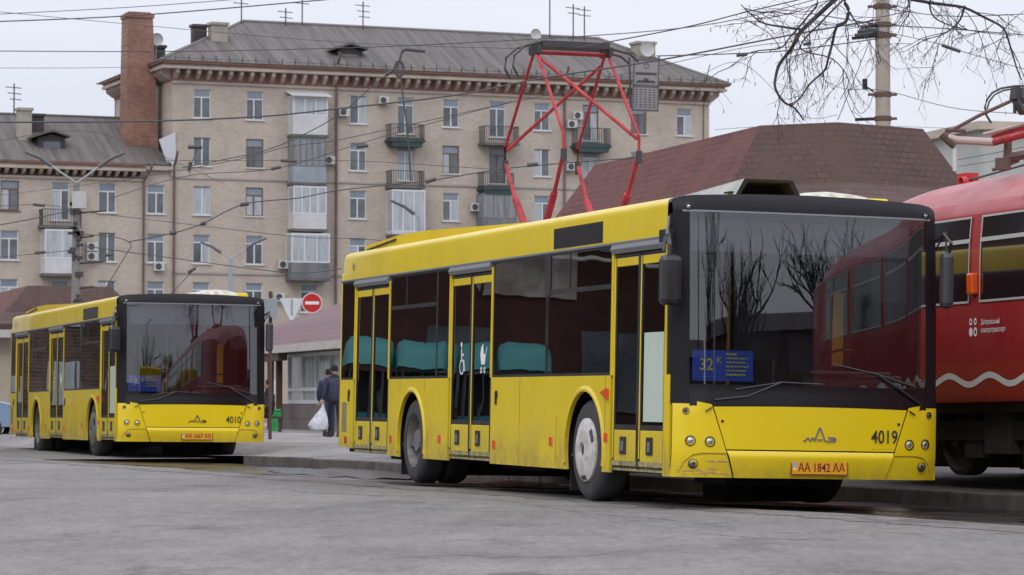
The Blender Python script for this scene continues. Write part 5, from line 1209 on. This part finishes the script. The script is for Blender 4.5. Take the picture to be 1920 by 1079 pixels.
def cat(P, k=4):
    out = []; n = len(P)
    for i in range(n-1):
        p0, p1, p2, p3 = P[max(i-1, 0)], P[i], P[i+1], P[min(i+2, n-1)]
        for j in range(k):
            t_ = j/k; out.append(.5*((2*p1)+(-p0+p2)*t_+(2*p0-5*p1+4*p2-p3)*t_*t_+(-p0+3*p1-3*p2+p3)*t_**3))
    out.append(P[-1]); return out
anchor = Vector((-1.0, -.3, 8.6))
def twig(p, d, L, r_, depth):
    pts = [p]; n = 5
    for i in range(n):
        d = (d+Vector((rt.uniform(-.35, .35), rt.uniform(-.35, .35), rt.uniform(-.34, .30)))).normalized(); pts.append(pts[-1]+d*(L/n))
    tw.tube(pts, r_, 4, r2=r_*.45)
    if depth > 0:
        for k in range(3):
            i = rt.randint(1, n-1); twig(pts[i], (d+Vector((rt.uniform(-1, 1), rt.uniform(-.8, .8), rt.uniform(-.9, .3)))).normalized(), L*rt.uniform(.4, .65), r_*.62, depth-1)
    else:
        if rt.random() < .35:
            a = pts[5]; tw.tube([a, a+Vector((rt.uniform(-.01, .01), 0, -rt.uniform(.02, .05)))], .005, 4, r2=.004)
for k, ml in enumerate(mains):
    P = cat([q_(*p) for p in ml]); r0 = .84*(.042, .020, .032, .015, .032, .018, .015, .017, .015, .013)[k]
    lb.tube(P, r0, 7, r2=r0*.28)
    if k in (0, 2, 4): lb.tube(cat([anchor, anchor.lerp(P[0], .5)+Vector((0, 0, .35)), P[0]]), .11, 8, r2=r0)
    if k in (7, 8, 9, 6): lb.tube([P[0]+Vector((.2, 0, .5)), P[0]], r0*1.1, 5)
    for i in range(4, len(P)-1, 2):
        if rt.random() < (.78 if P[i].z > 5.2 else .3):
            d = (P[i+1]-P[i]).normalized(); side = Vector((rt.uniform(-1, 1), rt.uniform(-.6, .6), rt.uniform(-1, .35))); twig(P[i], (d*.5+side).normalized(), rt.uniform(.35, 1.0), .0062, 2)
lb.build('limb', BARK, tree, smooth=True); tw.build('crown', TW_, tree)
# ---------------------------------------------------------------- people, bag, car
SKIN = mat('skin', (.45, .27, .20), .6)
def skin_body(name, verts, edges, radii, mt, parent, rootv=0, sub=1):
    me = bpy.data.meshes.new(name); me.from_pydata(verts, edges, []); o = bpy.data.objects.new(name, me); sc.collection.objects.link(o)
    sk = o.modifiers.new('skin', 'SKIN'); sk.use_smooth_shade = True
    for i, v in enumerate(me.skin_vertices[0].data): v.radius = radii[i]; v.use_root = (i == rootv)
    s = o.modifiers.new('sub', 'SUBSURF'); s.levels = sub; s.render_levels = sub
    dg = bpy.context.evaluated_depsgraph_get(); dg.update(); nm = bpy.data.meshes.new_from_object(o.evaluated_get(dg)); bpy.data.objects.remove(o)
    for p in nm.polygons: p.use_smooth = True
    nm.materials.clear(); nm.materials.append(mt); n = bpy.data.objects.new(name, nm); sc.collection.objects.link(n); n.parent = parent; return n
def hand(pos, d, parent_mb, s=1):
    # palm with five fingers curling down
    p = Vector(pos); m = parent_mb; m.tube([p, p+Vector(d)*.05, p+Vector(d)*.09], .032, 8, r2=.036)
    for k, ln in enumerate((.07, .085, .08, .065)):
        a = p+Vector(d)*.085+Vector(((k-1.5)*.018, 0, 0)); m.tube([a, a+Vector(d)*ln*.5, a+Vector(d)*ln*.85+Vector((0, -.02, 0))], .0088, 6, r2=.007)
    a = p+Vector(d)*.03+Vector((.03*s, 0, 0)); m.tube([a, a+Vector((.02*s, -.01, -.03)), a+Vector((.015*s, -.02, -.06))], .010, 6, r2=.008)
def person(loc, yaw, label, coat, trousers, H=1.72, walk=.12, bagarm=False, sit=False, hat=None):
    e = empty('person', loc, (0, 0, yaw), label, 'person'); k = H/1.72
    if sit:
        V = [(0, 0, .50), (0, .04, .80), (0, .0, 1.10), (0, -.04, 1.22), (0, -.07, 1.36), (.1, -.02, .50), (.13, -.42, .50), (.13, -.44, .10), (.13, -.56, .05), (-.1, -.02, .50), (-.13, -.42, .50), (-.13, -.42, .10), (-.13, -.54, .05),
             (.17, .0, 1.08), (.24, -.08, .82), (.16, -.3, .66), (-.17, .0, 1.08), (-.24, -.08, .82), (-.16, -.3, .66)]
    else:
        V = [(0, 0, .92), (0, 0, 1.18), (0, .01, 1.42), (0, .01, 1.50), (0, -.01, 1.60), (.09, 0, .88), (.10, -walk, .50), (.10, -walk*.6, .09), (.10, -walk*.6-.13, .04), (-.09, 0, .88), (-.10, walk*.5, .50), (-.10, walk*1.6, .11), (-.10, walk*1.6-.12, .05),
             (.18, .01, 1.40), (.25, .03, 1.14), (.25 if not bagarm else .27, -.04, .90), (-.18, .01, 1.40), (-.25, .02, 1.14), (-.24, -.06, .90)]
    V = [(x*k, y*k, z*k) for x, y, z in V]
    E_ = [(0, 1), (1, 2), (2, 3), (3, 4), (0, 5), (5, 6), (6, 7), (7, 8), (0, 9), (9, 10), (10, 11), (11, 12), (2, 13), (13, 14), (14, 15), (2, 16), (16, 17), (17, 18)]
    Rd = [(.15, .12), (.15, .12), (.14, .10), (.055, .055), (.06, .06), (.085, .085), (.062, .062), (.04, .04), (.04, .03), (.085, .085), (.062, .062), (.04, .04), (.04, .03), (.065, .065), (.052, .052), (.035, .035), (.065, .065), (.052, .052), (.035, .035)]
    body = skin_body('body', V, E_, Rd, trousers, e, 0)
    # padded jacket over torso and arms
    ia = [0, 1, 2, 13, 14, 15, 16, 17, 18]; mp_ = {i: n for n, i in enumerate(ia)}
    Vj = [V[i] for i in ia]; Vj[0] = (V[0][0], V[0][1], V[0][2]-(.10 if not sit else -.02)); Vj[5] = tuple(Vector(V[15]).lerp(Vector(V[14]), .06)); Vj[8] = tuple(Vector(V[18]).lerp(Vector(V[17]), .06))
    Ej = [(mp_[a], mp_[b_]) for a, b_ in ((0, 1), (1, 2), (2, 13), (13, 14), (14, 15), (2, 16), (16, 17), (17, 18))]
    skin_body('jacket', Vj, Ej, [(.205, .16), (.20, .155), (.165, .125), (.088, .088), (.078, .078), (.058, .058), (.088, .088), (.078, .078), (.058, .058)], coat, e, 0)
    hx = Vector(V[4]); m = MB()
    rings = [(.03, -.13), (.055, -.11), (.072, -.06), (.080, .0), (.080, .05), (.065, .095), (.03, .118), (.001, .122)]
    prof = [[(hx.x+r_*.95*math.cos(a), hx.y+r_*1.15*math.sin(a), hx.z+.02+h) for a in [i*6.283/16 for i in range(17)]] for r_, h in rings]
    m.grid(prof); m.tube([(hx.x, hx.y-.085, hx.z+.04), (hx.x, hx.y-.115, hx.z-.005), (hx.x, hx.y-.085, hx.z-.015)], .014, 6)
    for s in (-1, 1): m.lathe([(.028, 0), (.02, .01*s), (.001, .008*s)], 10, 0, (hx.x+s*.078, hx.y+.01, hx.z+.01))
    hd = m.build('head', SKIN, e, smooth=True)
    m = MB()
    for s in (-1, 1): m.lathe([(.011, -.004), (.001, -.008)], 8, 1, (hx.x+s*.03, hx.y-.088, hx.z+.03))
    m.box(hx.x-.022, hx.x+.022, hx.y-.088, hx.y-.084, hx.z-.045, hx.z-.038); m.build('facial_features', DRK, hd)
    m = MB(); R2 = [(.086, -.02), (.092, .03), (.088, .075), (.062, .118), (.001, .138)]
    m.grid([[(hx.x+r_*math.cos(a), hx.y+.018+r_*1.1*math.sin(a), hx.z+.02+h) for a in [i*6.283/16 for i in range(17)]] for r_, h in R2]); m.build('knit_cap', hat or DRK, e, smooth=True)
    m = MB(); hand(V[15], (0, -.1, -1), m, 1); hand(V[18], (0, -.1, -1), m, -1); m.build('hand', SKIN, e, smooth=True)
    m = MB()
    for i, j in ((7, 8), (11, 12)):
        a, b_ = Vector(V[i]), Vector(V[j]); zf_ = a.z-.09
        m.prism([(a.y+.07, max(zf_, 0)), (a.y+.07, max(zf_, 0)+.13), (a.y-.03, max(zf_, 0)+.13), (b_.y-.04, max(zf_, 0)+.06), (b_.y-.07, max(zf_, 0))], 0, a.x-.05, a.x+.05)
    m.build('shoe', mat('shoe', (.03, .025, .025), .6), e, bevel=.012)
    return e, V
NAVY = mat('navy_jacket', (.035, .04, .075), .8, noise=(5, .25), bump=(9, .5, .02)); NAV2 = mat('blue_jacket', (.02, .03, .07), .8); DTR = mat('dark_trousers', (.018, .018, .028), .85); JEAN = mat('jeans', (.03, .045, .10), .85); KHK = mat('dark_coat', (.035, .03, .03), .85)
pa = at(627, 821, 76); pe, pv = person((pa.x, pa.y, .105), math.pi+R(14), 'person in a navy padded jacket and black cap walking away with a white bag', NAVY, DTR, 1.74, .13, True)
pb_ = at(616, 818, 77.2); person((pb_.x-.02, pb_.y+.4, .105), math.pi+R(5), 'person in a dark blue jacket half hidden behind the person with the bag', NAV2, JEAN, 1.66, -.10)
pc_ = at(503, 812, 88); person((pc_.x, pc_.y, .10), R(-50), 'person in dark clothes sitting under the kiosk porch beside the smaller bus', KHK, DTR, 1.7, sit=True)
bn = at(503, 812, 88); m = MB(); m.box(-.9, .5, .0, .4, .40, .46); m.box(-.85, -.78, .05, .35, 0, .40); m.box(.38, .45, .05, .35, 0, .40); o = m.build('bench', BRN); o.location = (bn.x-.1, bn.y, .10); tag(o, 'low brown bench under the kiosk porch', 'bench')
hb_ = pe.matrix_world
bpy.context.view_layer.update()
hp_ = pe.matrix_world @ Vector(pv[15])
m = MB(); rnd = random.Random(2); rows = []
for i, (r_, z) in enumerate(((.02, .02), (.03, -.05), (.06, -.12), (.13, -.25), (.19, -.40), (.21, -.50), (.17, -.60), (.02, -.63))):
    rows.append([(r_*(1+.14*math.sin(3*a+i)+.06*math.sin(7*a))*math.cos(a)*1.15-.10*min(1, -z*2), r_*.6*math.sin(a), z) for a in [j*6.283/20 for j in range(21)]])
m.grid(rows); m.box(-.012, .012, -.02, .02, -.01, .05)
bg_ = m.build('plastic_bag', mat('bag_white', (.62, .63, .68), .45, noise=(8, .2), bump=(14, .8, .03)), smooth=True); bg_.location = (hp_.x, hp_.y, hp_.z-.12); tag(bg_, 'bulging white plastic bag carried by the person in navy', 'bag')
gp = at(517, 800, 91); m = MB(); m.prism([(-.12, 0), (.12, 0), (.15, .62), (-.15, .62)], 1, -.12, .12); m.box(-.17, .17, -.14, .14, .60, .66); o = m.build('litter_bin', mat('bin_green', (.03, .30, .07), .5, noise=(3, .2)), bevel=.02); o.location = (gp.x, gp.y, .1); tag(o, 'green litter bin behind the brown porch posts', 'bin')
# blue car at the left edge
cp_ = at(6, 828, 74); CB = mat('car_blue', (.20, .32, .47), .25, .2, coat=1); ce = empty('parked_car', (cp_.x-1.85, cp_.y+1.0, .02), (0, 0, R(2)), 'light blue parked hatchback partly hidden at the left edge beside the smaller bus', 'car')
prof = [(-1.9, .30), (-1.95, .62), (-1.85, .95), (-1.55, 1.0), (-1.2, 1.38), (-.9, 1.47), (.4, 1.47), (.75, 1.40), (1.45, .98), (2.1, .86), (2.32, .70), (2.35, .35)]
m = MB(); ys_ = [(-.82, .86, .0), (-.78, 1, .0), (.78, 1, 0), (.82, .86, 0)]
rows = []
for y, s, _ in ((-.84, .97, 0), (-.80, 1, 0), (0, 1.01, 0), (.80, 1, 0), (.84, .97, 0)):
    rows.append([(x*(.985 if abs(y) > .82 else 1), y*(1 if z < .98 else .86), z if z < .9 else .9+(z-.9)*s) for x, z in prof])
m.grid(rows); m.add(rows[0], [list(range(len(prof)))]); m.add(rows[-1], [list(range(len(prof)))]); m.build('body', CB, ce, smooth=True, sharp=30)
for s in (-1, 1):
    for pl_ in ([(-1.12, .98), (-1.0, 1.34), (-.15, 1.40), (-.15, .98)], [(-.08, .98), (-.08, 1.40), (.40, 1.40), (.72, 1.33), (1.22, .98)]):
        m = MB(); m.prism(pl_, 1, s*.735, s*.80); m.build('side_window', TGL, ce)
m = MB(); m.add([(.80, -.62, 1.385), (.80, .62, 1.385), (1.42, .68, 1.03), (1.42, -.68, 1.03)], [(0, 1, 2, 3)]); m.build('windscreen', TGL, ce)
for xx in (-1.25, 1.42):
    for s in (-1, 1):
        m = MB(); m.lathe([(.19, s*.80), (.22, s*.86), (.30, s*.87), (.325, s*.84), (.325, s*.68), (.2, s*.66)], 26, 1, (0, 0, 0)); o = m.build('wheel', RUB, ce, smooth=True); o.location = (xx, 0, .325)
        m = MB()
        for k in range(6):
            a = k*math.pi/3; m.tube([(.04*math.cos(a), s*.845, .04*math.sin(a)), (.205*math.cos(a), s*.85, .205*math.sin(a))], .022, 5)
        m.lathe([(.215, s*.855), (.19, s*.83), (.185, s*.80)], 24, 1); m.lathe([(.05, s*.86), (.001, s*.862)], 12, 1); m.build('rim', ALU, o, smooth=True)
# ---------------------------------------------------------------- surroundings that show only as reflections
nS = Vector((-math.cos(.3026), -math.sin(.3026), 0)); PS = Vector((2.632, 27.454, 0))+nS*1.275
def mir(P): d = (P-PS).dot(nS); return P-nS*(2*d)
TLG = mat('stall_teal', (.04, .23, .23), .5, noise=(1.5, .15)); MAR = brick('maroon_brick', (.07, .020, .016), (.045, .016, .014), (.06, .024, .02), 2.6, .6)
DKS = mat('stall_dark', (.03, .03, .032), .8)
k_ = 0
for px0, px1 in ((640, 731), (733, 842), (846, 915), (926, 1022)):
    A = mir(at(px0, 700, 56)); B = mir(at(px1, 700, 56)); A.z = B.z = 0; d = B-A; Ls = d.length; e = empty('market_stall', A, (0, 0, math.atan2(d.y, d.x)), ('teal awning market stall nearest the smaller bus, left of the view', 'wide teal awning market stall, second in its row', 'narrow teal awning market stall, third in its row', 'teal awning market stall at the far end of its row, left of the view')[k_], 'market stall', 'teal market stalls left of the road'); k_ += 1
    for sd in (-1,):
        m = MB(); rows = []
        for i in range(9):
            t_ = i/8; y = (1.0-2.0*t_); z = 1.58+.66*math.sin(math.pi*min(1, .15+.85*(1-abs(2*t_-1)))/2); rows.append([(x, y*(1-.3*abs(2*x/Ls-1)**10), 1.55+(z-1.55+.07*abs(math.sin(x*2.1+k_)))*(1-.35*abs(2*x/Ls-1)**14)) for x in [Ls*j/24 for j in range(25)]])
        m.grid(rows); m.add([rows[0][0], rows[0][-1], rows[-1][-1], rows[-1][0]], [(0, 1, 2, 3)]); m.build('awning', TLG, e, smooth=True)
        m = MB()
        for xx in (.15, Ls*.5, Ls-.2): m.tube([(xx, -.9, 0), (xx, -.9, 1.7)], .03, 6); m.tube([(xx, .9, 0), (xx, .9, 1.7)], .03, 6)
        m.build('stall_frame', IRON, e)
        m = MB(); m.box(.05, Ls-.05, -.7, .7, .45, .95); m.build('counter', TLG, e); m = MB(); m.box(.02, Ls-.02, -.05, .05, 0, 1.7); m.build('back_wall', DKS, e)
A = mir(at(560, 700, 74)); B = mir(at(1400, 700, 74)); A.z = B.z = 0; d = (B-A); Ls = d.length+14; e = empty('red_brick_building', A-d.normalized()*1.0, (0, 0, math.atan2(d.y, d.x)), 'long dark red brick building beyond the left edge, seen in the bus windows', 'building')
m = MB(); m.box(0, Ls, -8, 8, 0, 13); m.build('wall', MAR, e)
m = MB()
for k in range(int(Ls/3.2)):
    for z in (1.2, 4.6, 8.0): m.box(1+k*3.2, 2.4+k*3.2, -8.04, 8.04, z, z+1.7)
m.build('window_row', PANE, e)
m = MB(); m.box(5.2, 7.4, -8.05, 8.05, 3.6, 9.5); m.box(21.0, 22.6, -8.05, 8.05, .5, 5.2); m.build('plaster_patch', mat('plaster', (.30, .27, .25), .8, noise=(1.5, .5)), e)
m = MB(); m.tube([(0, -8.2, 4.3), (6, -8.2, 4.5), (12, -8.2, 4.2), (18, -8.2, 4.6), (Ls, -8.2, 4.4)], .05, 5); m.tube([(0, 8.2, 4.3), (6, 8.2, 4.5), (12, 8.2, 4.2), (18, 8.2, 4.6), (Ls, 8.2, 4.4)], .05, 5); m.build('wall_pipe', ACM, e)
m = MB(); m.prism([(-8.4, 13), (8.4, 13), (0, 15.5)], 0, -.3, Ls+.3); m.build('roof', DST, e)
nB = Vector((-math.cos(.3105), -math.sin(.3105), 0)); PB = Vector((-5.4055, 52.62, 0))+nB*1.275
def mir2(P): d = (P-PB).dot(nB); return P-nB*(2*d)
A = mir2(at(-40, 700, 108)); B = mir2(at(330, 700, 108)); A.z = B.z = 0; d = (B-A); Ls = d.length+26; e = empty('added_block_left', A-d.normalized()*0+Vector((-1, 0, 0)), (0, 0, math.atan2(d.y, d.x)), 'unseen dark brown building added at far left for the smaller bus reflections', 'building')  # added unseen building, gives the smaller bus windows dark mottled reflections
m = MB(); m.box(0, Ls, -6, 6, 0, 14); m.build('wall', brick('brown_brick', (.13, .075, .055), (.05, .035, .03), (.16, .13, .11), 2.0, .7), e)
m = MB(); rnd = random.Random(9)
for k in range(int(Ls/1.9)):
    for z in (1.0, 3.6, 6.4, 9.4):
        if rnd.random() < .8: m.box(.5+k*1.9, 1.2+rnd.uniform(0, .6)+k*1.9, -6.04, 6.04, z, z+rnd.uniform(.8, 1.7))
m.build('window_row', CURT, e)
pm = MB(); pm.lathe([(.22, 0), (.16, 9), (.001, 9)], 12, 2); po = empty('lamp_pole', (12.2, 6.5, 0), (0, 0, 0), 'pale concrete pole behind the viewer at the right', 'pole'); pm.build('pole_shaft', CPM, po, smooth=True)
pm = MB(); pm.tube([(0, 0, 8.9), (1.2, 0, 9.3), (1.9, 0, 9.3)], .06, 6); pm.build('arm', LMP, po)
# dark buildings added behind the viewer to darken windshield reflections, and leafless trees
def back_building(name, x, y, yaw, w_, h_, label, mt):
    e = empty(name, (x, y, 0), (0, 0, yaw), label, 'building'); m = MB(); m.box(-w_/2, w_/2, -5, 5, 0, h_); m.build('wall', mt, e)
    m = MB(); m.prism([(-5.5, h_), (5.5, h_), (0, h_+1.8)], 0, -w_/2-.3, w_/2+.3); m.build('roof', DST, e)
    m = MB()
    for k in range(int(w_/4)): m.box(-w_/2+1+k*4, -w_/2+2.6+k*4, -5.03, 5.03, 1.2, 2.8)
    m.build('window_row', PANE, e)
back_building('added_block_right', 62, -48, R(38), 60, 9.0, 'dark building added behind the viewer at the right for windshield reflections', mat('block_right_wall', (.07, .055, .05), .8, noise=(.3, .4)))
back_building('added_block_rear', 8, -70, R(0), 50, 8.0, 'dark building added straight behind the viewer for windshield reflections', mat('block_rear_wall', (.09, .07, .06), .8, noise=(.3, .4)))
def back_tree(x, y, h_, seed, label):
    rn = random.Random(seed); e = empty('poplar_tree', (x, y, 0), (0, 0, 0), label, 'tree', 'trees behind the viewer'); m = MB(); m.tube([(0, 0, 0), (.1, 0, h_*.5), (0, .1, h_)], .30, 8, r2=.05); m.build('trunk', BARK, e)
    m = MB()
    for k in range(48):
        z0 = h_*rn.uniform(.12, .92); a = rn.uniform(0, 6.28); L_ = (1.1-z0/h_)*rn.uniform(1.2, 2.8); p = Vector((0, 0, z0)); q2 = p+Vector((math.cos(a)*L_*.45, math.sin(a)*L_*.45, L_*.9)); m.tube([p, p.lerp(q2, .5)+Vector((0, 0, -.1)), q2], .05, 4, r2=.015)
        for j in range(5):
            s0 = p.lerp(q2, rn.uniform(.3, 1)); a2 = rn.uniform(0, 6.28); m.tube([s0, s0+Vector((math.cos(a2)*.5, math.sin(a2)*.5, rn.uniform(.2, .9)))], .025, 3, r2=.008)
    m.build('crown', BARK, e)
back_tree(24.5, -8, 8.5, 1, 'slim bare poplar behind the viewer beside the pale pole')
back_tree(27, -9, 7.5, 2, 'bare poplar behind the viewer, further right in its row')
def broad_tree(x, y, h_, seed, label):  # added crowns that break up the sky mirrored in the windshield
    rn = random.Random(seed); e = empty('bare_tree', (x, y, 0), (0, 0, 0), label, 'tree', 'trees behind the viewer'); m = MB(); m.tube([(0, 0, 0), (.1, 0, 1.5), (0, .1, 3)], .30, 8, r2=.2); m.build('trunk', BARK, e)
    m = MB()
    def br(p, d, L_, r_, dep):
        pts = [p]
        for i in range(4): d = (d+Vector((rn.uniform(-.3, .3), rn.uniform(-.3, .3), rn.uniform(-.15, .25)))).normalized(); pts.append(pts[-1]+d*L_/4)
        m.tube(pts, r_, 4, r2=r_*.5)
        if dep:
            for k in range(4): br(pts[rn.randint(1, 4)], (d+Vector((rn.uniform(-.9, .9), rn.uniform(-.9, .9), rn.uniform(-.3, .6)))).normalized(), L_*.62, r_*.55, dep-1)
    for k in range(6): a = k*1.05; br(Vector((0, 0, 2.2+.15*k)), Vector((math.cos(a)*.6, math.sin(a)*.6, 1)).normalized(), h_*.42, .13, 3)
    m.build('crown', BARK, e)
broad_tree(15.0, -3.5, 9, 3, 'broad bare tree added behind the viewer, nearest to the camera')
broad_tree(22.5, -4.0, 8, 5, 'broad bare tree added behind the viewer between the slim poplars')
broad_tree(29.5, -1.0, 9, 8, 'broad bare tree added behind the viewer at the far right')
back_tree(9.5, -9, 9.5, 3, 'bare poplar behind the viewer, left of its row')
back_tree(4.5, -14, 8.0, 4, 'bare poplar straight behind the viewer')
#@@END
